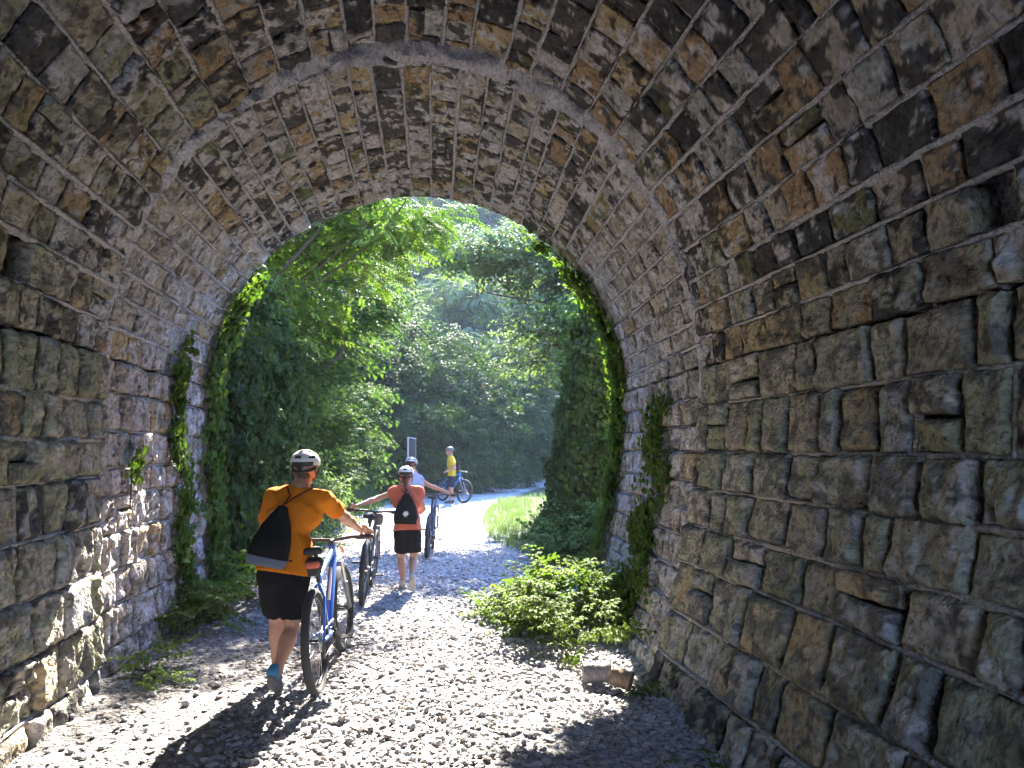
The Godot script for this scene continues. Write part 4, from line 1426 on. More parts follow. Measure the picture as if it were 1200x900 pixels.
func bicycle(label: String, rear: Vector3, heading: float, lean: float, steer: float, s: float, frame_m: Material, accent: Material, extras: String) -> Node3D:
	# origin at the rear tyre's contact; forward is -z
	var t := thing("bicycle", label, "bicycle", rear)
	t.basis = Basis(Vector3.UP, heading) * Basis(Vector3.BACK, lean) * Basis.from_scale(Vector3.ONE * s)
	var R := 0.365
	var ra := Vector3(0, R, 0)
	var fa := Vector3(0, R, -1.14)
	var bb := Vector3(0, 0.335, -0.44)
	var st := Vector3(0, 0.80, -0.26)
	var ht := Vector3(0, 0.925, -0.86)
	var hb := Vector3(0, 0.80, -0.905)
	var b := MB.new()
	tube(b, PackedVector3Array([bb, bb.lerp(hb, 0.5) + Vector3(0, 0.015, 0), hb + Vector3(0, 0.035, 0.01)]), PackedFloat32Array([0.036, 0.034, 0.03]), 12, Color.WHITE)
	tube(b, PackedVector3Array([st - Vector3(0, 0.04, 0), st.lerp(ht, 0.5) - Vector3(0, 0.03, 0), ht - Vector3(0, 0.03, 0)]), PackedFloat32Array([0.019, 0.021, 0.025]), 10, Color.WHITE)
	bar(b, bb, st, 0.021, 0.018, 10)
	bar(b, ht + Vector3(0, 0.01, -0.003), hb - Vector3(0, 0.01, -0.003), 0.027, 0.029, 12)
	for k in [-1.0, 1.0]:
		tube(b, PackedVector3Array([bb + Vector3(k * 0.03, 0, 0.03), bb.lerp(ra, 0.4) + Vector3(k * 0.06, 0.0, 0), ra + Vector3(k * 0.062, 0, 0)]), PackedFloat32Array([0.014, 0.013, 0.012]), 8, Color.WHITE)
		tube(b, PackedVector3Array([st + Vector3(k * 0.015, -0.08, 0.02), st.lerp(ra, 0.45) + Vector3(k * 0.055, 0.03, 0), ra + Vector3(k * 0.062, 0.01, 0)]), PackedFloat32Array([0.010, 0.010, 0.010]), 8, Color.WHITE)
	bar(b, bb + Vector3(-0.045, 0, 0), bb + Vector3(0.045, 0, 0), 0.028, 0.028, 12)
	part("frame", mesh(b, frame_m), t)
	if accent:
		b = MB.new()
		tube(b, PackedVector3Array([bb.lerp(hb, 0.35) + Vector3(0, 0.042, 0.02), bb.lerp(hb, 0.8) + Vector3(0, 0.05, 0.02)]), PackedFloat32Array([0.011, 0.01]), 8, Color.WHITE)
		part("stripe", mesh(b, accent), t)
	b = MB.new()
	bar(b, st - Vector3(0, 0.06, -0.02), st + Vector3(0, 0.16, 0.06), 0.0145, 0.0145, 10)
	part("seat_post", mesh(b, M.black_metal), t)
	b = MB.new()
	var sd := st + Vector3(0, 0.175, 0.06)
	net([[sd + Vector3(0, 0, -0.13), sd + Vector3(0, 0.005, 0.0), 0.017, 0.026], [sd + Vector3(-0.035, 0.008, 0.07), sd + Vector3(-0.045, 0.012, 0.11), 0.028, 0.03], [sd + Vector3(0.035, 0.008, 0.07), sd + Vector3(0.045, 0.012, 0.11), 0.028, 0.03], [sd, sd + Vector3(0, 0.008, 0.1), 0.026, 0.03]], 0.01, 0.03, [[sd - Vector3(0, 0.012, 0), Vector3.DOWN]], 0.0, Color.WHITE, b)
	part("saddle", mesh(b, M.rubber), t)
	wheel(t, ra, R, 0.029)
	# steering assembly turns about the head tube
	var ax := (ht - hb).normalized()
	var sb := Basis(ax, steer)
	var S := func(p: Vector3) -> Vector3: return hb + sb * (p - hb)
	wheel(t, S.call(fa), R, 0.029)
	t.get_child(t.get_child_count() - 1).basis = sb
	b = MB.new()
	bar(b, S.call(hb + Vector3(-0.062, -0.03, -0.01)), S.call(hb + Vector3(0.062, -0.03, -0.01)), 0.022, 0.022, 10)
	for k in [-1.0, 1.0]:
		var top := hb + Vector3(k * 0.062, -0.01, -0.01)
		var bot := fa + Vector3(k * 0.062, 0, 0)
		bar(b, S.call(top.lerp(bot, 0.45)), S.call(bot), 0.021, 0.018, 10)
	part("fork", mesh(b, M.fork), t)
	b = MB.new()
	for k in [-1.0, 1.0]:
		var top := hb + Vector3(k * 0.062, -0.01, -0.01)
		var bot := fa + Vector3(k * 0.062, 0, 0)
		bar(b, S.call(top), S.call(top.lerp(bot, 0.47)), 0.015, 0.015, 10)
	part("fork_stanchions", mesh(b, M.steel), t)
	var hc := ht + ax * 0.045 + Vector3(0, 0, -0.055)
	b = MB.new()
	bar(b, S.call(ht), S.call(ht + ax * 0.055), 0.018, 0.018, 10)
	bar(b, S.call(ht + ax * 0.035), S.call(hc), 0.018, 0.018, 10)
	var hp := PackedVector3Array()
	var hr := PackedFloat32Array()
	for k in 9:
		var x := -0.345 + 0.69 * k / 8.0
		hp.append(S.call(hc + Vector3(x, 0.018 * smoothstep(0.03, 0.14, absf(x)), 0.06 * pow(absf(x) / 0.345, 2.0)))); hr.append(0.0135)
	tube(b, hp, hr, 10, Color.WHITE)
	part("handlebar", mesh(b, M.black_metal), t)
	for k in [-1.0, 1.0]:
		b = MB.new()
		bar(b, S.call(hc + Vector3(k * 0.235, 0.018, 0.028)), S.call(hc + Vector3(k * 0.352, 0.018, 0.062)), 0.0175, 0.0175, 10)
		part("grip", mesh(b, M.rubber), t)
		b = MB.new()
		tube(b, PackedVector3Array([S.call(hc + Vector3(k * 0.20, 0.005, 0.01)), S.call(hc + Vector3(k * 0.21, -0.005, -0.035)), S.call(hc + Vector3(k * 0.30, -0.01, -0.03))]), PackedFloat32Array([0.009, 0.008, 0.005]), 6, Color.WHITE)
		tube(b, PackedVector3Array([S.call(hc + Vector3(k * 0.2, 0, -0.02)), S.call(hc + Vector3(k * 0.12, 0.03, -0.1)), S.call(ht + Vector3(k * 0.04, 0, -0.05)), S.call(hb + Vector3(k * 0.02, 0.02, -0.03))]), PackedFloat32Array([0.003, 0.003, 0.003, 0.003]), 5, Color.WHITE)
		part("brake_lever", mesh(b, M.black_metal), t)
	# drive train
	b = MB.new()
	torus(b, bb + Vector3(0.052, 0, 0), 0.078, 0.002, 0.009, 40, 4)
	for k in 5: bar(b, bb + Vector3(0.052, 0, 0), bb + Vector3(0.052, sin(TAU * k / 5) * 0.07, cos(TAU * k / 5) * 0.07), 0.008, 0.006, 4)
	part("chainring", mesh(b, M.black_metal), t)
	b = MB.new()
	for k in 5: torus(b, ra + Vector3(0.036 + 0.004 * k, 0, 0), 0.07 - 0.009 * k, 0.001, 0.006, 28, 4)
	part("cassette", mesh(b, M.steel), t)
	b = MB.new()
	bar(b, bb + Vector3(0.05, 0.085, 0), ra + Vector3(0.045, 0.05, 0), 0.004, 0.004, 5)
	tube(b, PackedVector3Array([bb + Vector3(0.05, -0.085, 0), ra + Vector3(0.045, -0.13, -0.05), ra + Vector3(0.045, -0.06, 0.0)]), PackedFloat32Array([0.004, 0.004, 0.004]), 5, Color.WHITE)
	part("chain", mesh(b, M.steel), t)
	b = MB.new()
	tube(b, PackedVector3Array([ra + Vector3(0.055, -0.01, 0.01), ra + Vector3(0.06, -0.07, 0.02), ra + Vector3(0.05, -0.13, -0.03)]), PackedFloat32Array([0.012, 0.012, 0.009]), 6, Color.WHITE)
	part("derailleur", mesh(b, M.black_metal), t)
	for k in [-1.0, 1.0]:
		var e := bb + Vector3(k * 0.075, -0.09 * k, -0.14 * k)
		var cr := Node3D.new()
		cr.name = "crank"
		t.add_child(cr, true)
		b = MB.new()
		tube(b, PackedVector3Array([bb + Vector3(k * 0.06, 0, 0), e]), PackedFloat32Array([0.014, 0.011]), 6, Color.WHITE)
		part("arm", mesh(b, M.black_metal), cr)
		b = MB.new()
		for z in [-0.04, 0.0, 0.04]: bar(b, e + Vector3(k * 0.01, 0, z), e + Vector3(k * 0.1, 0, z), 0.009, 0.009, 5)
		bar(b, e + Vector3(k * 0.1, 0, -0.045), e + Vector3(k * 0.1, 0, 0.045), 0.009, 0.009, 5)
		part("pedal", mesh(b, M.rubber), cr)
	if extras == "bag":
		b = MB.new()
		var o := st + Vector3(0, 0.07, 0.16)
		net([[o + Vector3(-0.03, 0.03, 0.0), o + Vector3(0.03, 0.03, 0.0), 0.045, 0.045], [o + Vector3(-0.025, -0.03, 0.0), o + Vector3(0.025, -0.03, 0.0), 0.035, 0.035]], 0.01, 0.03, [], 0.0, Color.WHITE, b)
		var sb2 := part("saddle_bag", mesh(b, M.rubber), t)
		b = MB.new()
		net([[o + Vector3(-0.035, 0.03, 0.04), o + Vector3(0.035, 0.03, 0.04), 0.02, 0.02], [o + Vector3(-0.03, 0.015, 0.038), o + Vector3(0.03, 0.015, 0.038), 0.018, 0.018]], 0.008, 0.02, [], 0.0, Color.WHITE, b)
		part("orange_panel", mesh(b, M.orange_pad), sb2)
		b = MB.new()
		var tg := hc + Vector3(0.07, -0.06, 0.01)
		net([[S.call(tg), S.call(tg + Vector3(0.015, -0.035, 0)), 0.014, 0.016]], 0.006, 0.005, [], 0.0, Color.WHITE, b)
		bar(b, S.call(tg), S.call(hc + Vector3(0.06, 0, 0)), 0.003, 0.003, 4)
		part("name_tag", mesh(b, M.tag), t)
	elif extras == "light":
		b = MB.new()
		var o: Vector3 = S.call(hc + Vector3(0.0, -0.06, -0.07))
		net([[o + Vector3(-0.05, 0, 0), o + Vector3(0.05, 0, 0), 0.05, 0.05], [o + Vector3(-0.05, -0.06, 0), o + Vector3(0.05, -0.06, 0), 0.05, 0.05]], 0.012, 0.02, [], 0.0, Color.WHITE, b)
		part("handlebar_bag", mesh(b, M.grey_cloth), t)
	elif extras == "battery":
		b = MB.new()
		tube(b, PackedVector3Array([bb.lerp(hb, 0.22) + Vector3(0, 0.06, 0.03), bb.lerp(hb, 0.8) + Vector3(0, 0.065, 0.03)]), PackedFloat32Array([0.036, 0.034]), 8, Color.WHITE)
		part("bottle", mesh(b, M.rubber), t)
	return t

func rider_materials() -> void:
	M.tyre = mat(lin(0.028, 0.027, 0.027), 0.9)
	M.rubber = mat(lin(0.02, 0.02, 0.021), 0.7)
	M.black_metal = mat(lin(0.03, 0.03, 0.032), 0.35, 0.5)
	M.steel = mat(lin(0.45, 0.45, 0.46), 0.35, 0.9)
	M.fork = mat(lin(0.12, 0.13, 0.15), 0.35, 0.3)
	M.orange_pad = mat(lin(0.42, 0.10, 0.05), 0.7)
	M.tag = mat(lin(0.5, 0.33, 0.22), 0.8)
	M.blue_paint = mat(lin(0.015, 0.11, 0.46), 0.3)
	M.blue_paint.clearcoat_enabled = true
	M.blue_paint.clearcoat = 0.7
	M.dark_blue = mat(lin(0.02, 0.05, 0.16), 0.35)
	M.grey_paint = mat(lin(0.05, 0.05, 0.055), 0.35)
	M.white_paint = mat(lin(0.55, 0.6, 0.65), 0.4)
	M.helmet_white = mat(lin(0.62, 0.62, 0.63), 0.3)
	M.helmet_grey = mat(lin(0.34, 0.34, 0.35), 0.35)
	M.helmet_dark = mat(lin(0.08, 0.08, 0.085), 0.35)
	var weave := noise_tex(256, 0.12, 3, [[0.0, gr(0.8)], [1.0, gr(1.0)]], 71)
	for a in [["orange_shirt", lin(0.62, 0.19, 0.012)], ["coral_shirt", lin(0.66, 0.17, 0.10)], ["blue_top", lin(0.30, 0.34, 0.45)], ["yellow_shirt", lin(0.55, 0.38, 0.02)], ["black_cloth", lin(0.012, 0.012, 0.014)], ["navy_cloth", lin(0.022, 0.024, 0.04)], ["bag_black", lin(0.014, 0.014, 0.015)], ["bag_band", lin(0.10, 0.12, 0.17)], ["grey_cloth", lin(0.2, 0.2, 0.21)], ["cord_red", lin(0.10, 0.02, 0.015)]]:
		var m := mat(a[1], 0.9)
		m.metallic_specular = 0.25
		m.albedo_texture = weave
		m.uv1_triplanar = true
		m.uv1_scale = Vector3.ONE * 9.0
		m.rim_enabled = not ("black" in a[0])
		m.rim = 0.25
		m.rim_tint = 0.7
		if a[0].ends_with("shirt") or a[0] == "blue_top":
			m.backlight_enabled = true
			m.backlight = Color(0.45, 0.45, 0.45)
		M[a[0]] = m
	for a in [["skin", lin(0.42, 0.22, 0.14)], ["skin_pale", lin(0.48, 0.27, 0.18)]]:
		var m := mat(a[1], 0.55)
		m.subsurf_scatter_enabled = true
		m.subsurf_scatter_strength = 0.1
		m.albedo_texture = noise_tex(256, 0.03, 4, [[0.0, gr(0.86)], [1.0, gr(1.0)]], 77)
		m.uv1_triplanar = true
		m.uv1_scale = Vector3.ONE * 4.0
		M[a[0]] = m
	M.hair_dark = mat(lin(0.05, 0.03, 0.02), 0.6)
	M.hair_auburn = mat(lin(0.14, 0.045, 0.018), 0.55)
	M.shoe_blue = mat(lin(0.03, 0.16, 0.30), 0.7)
	M.shoe_beige = mat(lin(0.40, 0.34, 0.27), 0.8)
	M.sole_grey = mat(lin(0.12, 0.12, 0.12), 0.85)
	M.shoe_black = mat(lin(0.02, 0.02, 0.022), 0.7)

# ---------------------------------------------------------------- the four riders
func body_part(called: String, prims: Array, cell: float, k: float, cuts: Array, fold: float, m: Material, parent: Node3D) -> MeshInstance3D:
	var b := MB.new()
	net(prims, cell, k, cuts, fold, Color.WHITE, b)
	return part(called, mesh(b, m), parent)

func rel(prims: Array, o: Vector3) -> Array:
	var out := []
	for p in prims:
		var q: Array = p.duplicate()
		q[0] -= o; q[1] -= o
		if q.size() > 4: q[4] -= o
		out.append(q)
	return out

# J: joints in the world: head, face (direction), neck, shl, shr, ell, elr, wrl, wrr, chest, waist, hip, hpl, hpr, knl, knr, anl, anr, hel, toel, her, toer
func person(label: String, J: Dictionary, s: float, cell: float, W: Dictionary, group := "riders walking their bikes out of the tunnel") -> Node3D:
	var o := Vector3(J.hip.x, 0.0, J.hip.z)
	var t := thing("person", label, "person", o, group)
	var across: Vector3 = (J.shr - J.shl).normalized()
	var hx: Vector3 = (J.hpr - J.hpl).normalized()
	var skin := []
	skin.append_array(head_prims(J.head, J.face, s))
	skin.append([J.head - Vector3(0, 0.06, 0) * s - J.face * 0.02 * s, J.neck, 0.055 * s, 0.06 * s])
	skin.append([J.shl.lerp(J.shr, 0.12), J.shr.lerp(J.shl, 0.12), 0.062 * s, 0.062 * s])
	skin.append([J.chest - across * 0.07 * s, J.chest + across * 0.07 * s, 0.105 * s, 0.105 * s])
	skin.append([J.neck, J.chest, 0.07 * s, 0.1 * s])
	skin.append([J.chest, J.waist, 0.11 * s, 0.105 * s])
	skin.append([J.waist - hx * 0.05 * s, J.hip - hx * 0.045 * s, 0.085 * s, 0.082 * s])
	skin.append([J.waist + hx * 0.05 * s, J.hip + hx * 0.045 * s, 0.085 * s, 0.082 * s])
	for k in ["l", "r"]:
		skin.append_array(limb_prims(J["sh" + k], J["el" + k], J["wr" + k], [0.046 * s * W.arm, 0.038 * s * W.arm, 0.039 * s * W.arm, 0.026 * s]))
		skin.append_array(limb_prims(J["hp" + k], J["kn" + k], J["an" + k], [0.075 * s, 0.052 * s, 0.053 * s * W.calf, 0.034 * s]))
		skin.append([J["kn" + k].lerp(J["an" + k], 0.2) + Vector3(0, 0, 0.018) * s, J["kn" + k].lerp(J["an" + k], 0.5) + Vector3(0, 0, 0.012) * s, 0.042 * s * W.calf, 0.036 * s * W.calf])
		skin.append([J["an" + k], J["he" + k].lerp(J["toe" + k], 0.3) + Vector3(0, 0.05, 0) * s, 0.034 * s, 0.035 * s])
	var bm := MB.new()
	net(rel(skin, o), cell, 0.03 * s, [], 0.0, Color.WHITE, bm)
	for k in ["l", "r"]:
		var hp: Array
		if W.has("grip_" + k):
			hp = hand_prims(W["grip_" + k], 1.0 if k == "r" else -1.0, s)
		else:
			var d: Vector3 = (J["wr" + k] - J["el" + k]).normalized()
			hp = loose_hand(J["wr" + k], d, d.cross(Vector3.UP).normalized() * (1.0 if k == "r" else -1.0), s)
		net(rel(hp, o), W.hand_cell, 0.008, [], 0.0, Color.WHITE, bm)
	part("body", mesh(bm, W.skin), t)
	# shirt
	var g := []
	var up: Vector3 = (J.neck - J.chest).normalized()
	g.append([J.shl.lerp(J.shr, 0.08), J.shr.lerp(J.shl, 0.08), 0.078 * s, 0.078 * s])
	g.append([J.chest - across * 0.085 * s, J.chest + across * 0.085 * s, 0.122 * s, 0.122 * s])
	g.append([J.chest + up * 0.05, J.waist, 0.128 * s, 0.125 * s])
	g.append([J.waist - hx * 0.06 * s, J.hip - hx * 0.075 * s + Vector3(0, 0.0, 0), 0.112 * s, 0.122 * s * W.belly])
	g.append([J.waist + hx * 0.06 * s, J.hip + hx * 0.075 * s + Vector3(0, 0.0, 0), 0.112 * s, 0.122 * s * W.belly])
	g.append([J.neck.lerp(J.chest, 0.25), J.chest, 0.085 * s, 0.11 * s])
	for k in ["l", "r"]: g.append([J.neck.lerp(J.chest, 0.1), J["sh" + k].lerp(J.neck, 0.1) + Vector3(0, 0.012, 0) * s, 0.06 * s, 0.066 * s])
	var sl: float = W.sleeve
	for k in ["l", "r"]:
		if sl > 0.0:
			var sh: Vector3 = J["sh" + k]
			var el: Vector3 = J["el" + k]
			var e := sh.lerp(el, sl)
			g.append([sh, e + (el - sh).normalized() * 0.05, 0.066 * s, 0.07 * s, e, (el - sh).normalized()])
	var hem: Vector3 = J.hip + Vector3(0, W.hem, 0)
	body_part("shirt", rel(g, o), cell, 0.04 * s, [[hem - o, (J.hip - J.waist).normalized()], [J.neck - o + up * 0.015, up]], 0.012, W.shirt, t)
	# shorts
	g = []
	g.append([J.hip - hx * 0.06 * s + Vector3(0, 0.05, 0) * s, J.hpl, 0.11 * s, 0.105 * s])
	g.append([J.hip + hx * 0.06 * s + Vector3(0, 0.05, 0) * s, J.hpr, 0.11 * s, 0.105 * s])
	for k in ["l", "r"]:
		var h: Vector3 = J["hp" + k]
		var kn: Vector3 = J["kn" + k]
		var e := h.lerp(kn, W.short_len)
		g.append([h, e + (kn - h).normalized() * 0.06, 0.105 * s, 0.092 * s * W.short_w, e, (kn - h).normalized()])
	body_part("shorts", rel(g, o), cell, 0.03 * s, [[J.hip - o + Vector3(0, 0.12, 0) * s, Vector3.UP]], 0.006, W.shorts, t)
	for k in ["l", "r"]:
		var he: Vector3 = J["he" + k]
		var to: Vector3 = J["toe" + k]
		var sn := MB.new()
		shoe_at(t, he - o, to - o, (J["kn" + k] - J["an" + k]).normalized(), s, W.shoe, W.sole)
	# hair
	var f: Vector3 = J.face
	g = [[J.head - f * 0.035 * s - Vector3(0, 0.0, 0), J.head - f * 0.04 * s - Vector3(0, W.hair, 0) * s, 0.074 * s, 0.06 * s]]
	if W.has("tail"):
		for k in W.tail.size() - 1: g.append([W.tail[k], W.tail[k + 1], 0.034 * s * (1.0 - 0.25 * k), 0.034 * s * (0.75 - 0.25 * k)])
	body_part("hair", rel(g, o), cell * 0.7, 0.02, [], 0.006, W.hair_m, t)
	helmet(t, J.head - o + Vector3(0, 0.005, 0) * s, f, s, W.helmet, M.rubber)
	return t

func shoe_at(t: Node3D, he: Vector3, to: Vector3, up: Vector3, s: float, a: Material, b: Material) -> void:
	shoe(t, he, to, up, s, a, b)

func grip_at(p: Vector3, axis: Vector3, up: Vector3, wrist: Vector3) -> Transform3D:
	# a frame on a handlebar grip: x along the bar, z towards the wrist
	var z := (wrist - p).slide(axis).normalized()
	var y := z.cross(axis).normalized()
	if y.y < 0.0:
		axis = -axis
		y = z.cross(axis).normalized()
	return Transform3D(Basis(axis, y, z), p)

func riders() -> void:
	rider_materials()
	# --- blue bicycle and the walker in orange
	var bk := bicycle("blue mountain bike with orange-panelled saddle bag, held by the orange-shirted walker", Vector3(-0.555, -0.005, -5.62), deg_to_rad(-5.0), deg_to_rad(5.0), deg_to_rad(-3.0), 1.0, M.blue_paint, M.white_paint, "bag")
	var gr_ := bk.to_global(Vector3(0.30, 0.985, -0.87))
	var ga := (bk.basis * Vector3(1, 0, 0.25)).normalized()
	var wr := gr_ + Vector3(-0.06, 0.055, 0.075)
	var J := {
		"head": Vector3(-0.722, 1.575, -5.96), "face": Vector3(0.28, -0.12, -0.95).normalized(), "neck": Vector3(-0.755, 1.425, -5.9),
		"shl": Vector3(-0.945, 1.345, -5.88), "shr": Vector3(-0.575, 1.345, -5.9), "chest": Vector3(-0.785, 1.23, -5.88), "waist": Vector3(-0.81, 1.0, -5.82),
		"hip": Vector3(-0.84, 0.83, -5.78), "hpl": Vector3(-0.925, 0.79, -5.8), "hpr": Vector3(-0.755, 0.79, -5.77),
		"ell": Vector3(-1.03, 1.1, -6.02), "wrl": Vector3(-0.94, 1.0, -6.24), "elr": Vector3(-0.43, 1.185, -6.1), "wrr": wr,
		"knl": Vector3(-0.915, 0.44, -6.02), "anl": Vector3(-0.9, 0.10, -5.96), "hel": Vector3(-0.9, 0.015, -5.93), "toel": Vector3(-0.9, 0.01, -6.2),
		"knr": Vector3(-0.775, 0.42, -5.79), "anr": Vector3(-0.835, 0.19, -5.52), "her": Vector3(-0.865, 0.17, -5.44), "toer": Vector3(-0.83, -0.005, -5.64)}
	person("walker in orange t-shirt, black shorts and white helmet pushing the blue bicycle", J, 1.0, 0.012, {"arm": 1.0, "calf": 1.0, "belly": 1.02, "sleeve": 0.66, "hem": -0.02, "short_len": 0.78, "short_w": 1.1, "hand_cell": 0.0045,
		"skin": M.skin, "shirt": M.orange_shirt, "shorts": M.black_cloth, "shoe": M.shoe_blue, "sole": M.sole_grey, "hair": 0.06, "hair_m": M.hair_dark, "helmet": M.helmet_white, "grip_r": grip_at(gr_, ga, Vector3.UP, wr)})
	var bo := Vector3(-0.945, 0.90, -5.60)
	var bup := Vector3(0.25, 0.95, -0.08).normalized()
	var top := bo + bup * 0.44
	drawstring_bag("black drawstring bag with grey-blue bottom on the orange shirt", bo, bup, Vector3(0.96, -0.22, -0.02).normalized(), 0.30, 0.43, 0.16, M.bag_black, M.bag_band,
		[[top, Vector3(-0.80, 1.38, -5.73), Vector3(-0.845, 1.45, -5.86)], [top, Vector3(-0.745, 1.385, -5.73), Vector3(-0.645, 1.435, -5.87)]], M.cord_red)
	# --- grey bicycle and the walker in coral
	bk = bicycle("grey-black bicycle with handlebar bag, left of the coral-shirted walker", Vector3(-0.40, -0.005, -8.62), deg_to_rad(-3.0), deg_to_rad(-3.0), deg_to_rad(-2.0), 0.97, M.grey_paint, M.white_paint, "light")
	gr_ = bk.to_global(Vector3(-0.30, 0.985, -0.87))
	ga = (bk.basis * Vector3(1, 0, -0.25)).normalized()
	wr = gr_ + Vector3(0.06, 0.05, 0.075)
	J = {
		"head": Vector3(0.066, 1.365, -9.6), "face": Vector3(0.05, -0.2, -0.97).normalized(), "neck": Vector3(0.08, 1.235, -9.55),
		"shl": Vector3(-0.085, 1.165, -9.55), "shr": Vector3(0.235, 1.165, -9.53), "chest": Vector3(0.08, 1.06, -9.53), "waist": Vector3(0.09, 0.86, -9.48),
		"hip": Vector3(0.09, 0.70, -9.44), "hpl": Vector3(0.02, 0.66, -9.46), "hpr": Vector3(0.165, 0.66, -9.44),
		"ell": Vector3(-0.28, 1.09, -9.62), "wrl": wr, "elr": Vector3(0.285, 0.95, -9.66), "wrr": Vector3(0.2, 0.86, -9.84),
		"knl": Vector3(0.02, 0.37, -9.58), "anl": Vector3(0.045, 0.09, -9.46), "hel": Vector3(0.04, 0.015, -9.42), "toel": Vector3(0.03, 0.0, -9.64),
		"knr": Vector3(0.17, 0.36, -9.44), "anr": Vector3(0.15, 0.19, -9.2), "her": Vector3(0.15, 0.16, -9.12), "toer": Vector3(0.15, 0.02, -9.29)}
	person("walker in coral top, black shorts and white helmet with auburn hair", J, 0.9, 0.014, {"arm": 0.95, "calf": 1.05, "belly": 1.05, "sleeve": 0.3, "hem": 0.0, "short_len": 0.72, "short_w": 1.1, "hand_cell": 0.006,
		"skin": M.skin_pale, "shirt": M.coral_shirt, "shorts": M.black_cloth, "shoe": M.shoe_beige, "sole": M.shoe_beige, "hair": 0.07, "hair_m": M.hair_auburn, "helmet": M.helmet_white, "grip_l": grip_at(gr_, ga, Vector3.UP, wr),
		"tail": [Vector3(0.066, 1.3, -9.52), Vector3(0.07, 1.2, -9.46), Vector3(0.072, 1.13, -9.45)]})
	bo = Vector3(0.062, 0.80, -9.30)
	top = bo + Vector3(0.02, 0.36, -0.05)
	var bag := drawstring_bag("black drawstring bag with white splash emblem on the coral top", bo, Vector3(0.05, 0.99, -0.12).normalized(), Vector3(1, -0.05, 0).normalized(), 0.30, 0.36, 0.14, M.bag_black, M.bag_black,
		[[top, Vector3(0.02, 1.19, -9.42), Vector3(0.0, 1.24, -9.55)], [top, Vector3(0.13, 1.19, -9.42), Vector3(0.155, 1.24, -9.54)]], M.bag_black)
	var em := MB.new()
	var cen := em.p(Vector3.ZERO)
	var ring := []
	for k in 28:
		var a := TAU * k / 28.0
		var r := (0.042 if k % 2 else 0.022) * rng.randf_range(0.8, 1.2)
		ring.append(em.p(Vector3(cos(a) * r, sin(a) * r, 0)))
	for k in 28: em.t(cen, ring[(k + 1) % 28], ring[k])
	var emo := part("emblem", mesh(em, M.white_paint), bag, Vector3(0.002, 0.13, 0.088))
	emo.rotation.x = -0.08
	# --- third walker, half hidden
	bk = bicycle("dark bicycle held by the walker half hidden behind the coral top", Vector3(0.42, -0.005, -12.0), deg_to_rad(-7.0), deg_to_rad(-4.0), deg_to_rad(4.0), 0.95, M.dark_blue, null, "battery")
	gr_ = bk.to_global(Vector3(0.30, 0.985, -0.87))
	ga = (bk.basis * Vector3(1, 0, 0.25)).normalized()
	wr = gr_ + Vector3(-0.07, 0.05, 0.07)
	J = {
		"head": Vector3(0.17, 1.43, -12.5), "face": Vector3(0.3, -0.25, -0.9).normalized(), "neck": Vector3(0.2, 1.30, -12.45),
		"shl": Vector3(0.05, 1.2, -12.42), "shr": Vector3(0.32, 1.19, -12.46), "chest": Vector3(0.19, 1.1, -12.42), "waist": Vector3(0.16, 0.92, -12.36),
		"hip": Vector3(0.13, 0.76, -12.3), "hpl": Vector3(0.06, 0.72, -12.3), "hpr": Vector3(0.2, 0.72, -12.3),
		"ell": Vector3(-0.05, 1.0, -12.55), "wrl": Vector3(0.05, 0.9, -12.75), "elr": Vector3(0.45, 1.1, -12.62), "wrr": wr,
		"knl": Vector3(0.07, 0.4, -12.45), "anl": Vector3(0.07, 0.1, -12.35), "hel": Vector3(0.07, 0.015, -12.3), "toel": Vector3(0.07, 0.0, -12.53),
		"knr": Vector3(0.2, 0.4, -12.25), "anr": Vector3(0.2, 0.2, -12.0), "her": Vector3(0.2, 0.17, -11.92), "toer": Vector3(0.2, 0.02, -12.1)}
	person("walker in pale blue sleeveless top reaching to the handlebar, behind the coral top", J, 0.93, 0.016, {"arm": 1.0, "calf": 1.0, "belly": 1.0, "sleeve": 0.0, "hem": 0.0, "short_len": 0.7, "short_w": 1.0, "hand_cell": 0.008,
		"skin": M.skin, "shirt": M.blue_top, "shorts": M.navy_cloth, "shoe": M.shoe_black, "sole": M.sole_grey, "hair": 0.06, "hair_m": M.hair_dark, "helmet": M.helmet_grey, "grip_r": grip_at(gr_, ga, Vector3.UP, wr)})
	# --- far rider in yellow, seen from the side
	var gy := ground_y(1.9, -23.2)
	bk = bicycle("blue-framed bicycle standing behind the yellow-shirted rider", Vector3(1.30, gy, -23.95), deg_to_rad(-148.0), deg_to_rad(4.0), deg_to_rad(6.0), 0.98, M.blue_paint, null, "")
	gr_ = bk.to_global(Vector3(0.30, 0.985, -0.87))
	ga = (bk.basis * Vector3(1, 0, 0.25)).normalized()
	var o4 := Vector3(1.50, gy, -22.95)
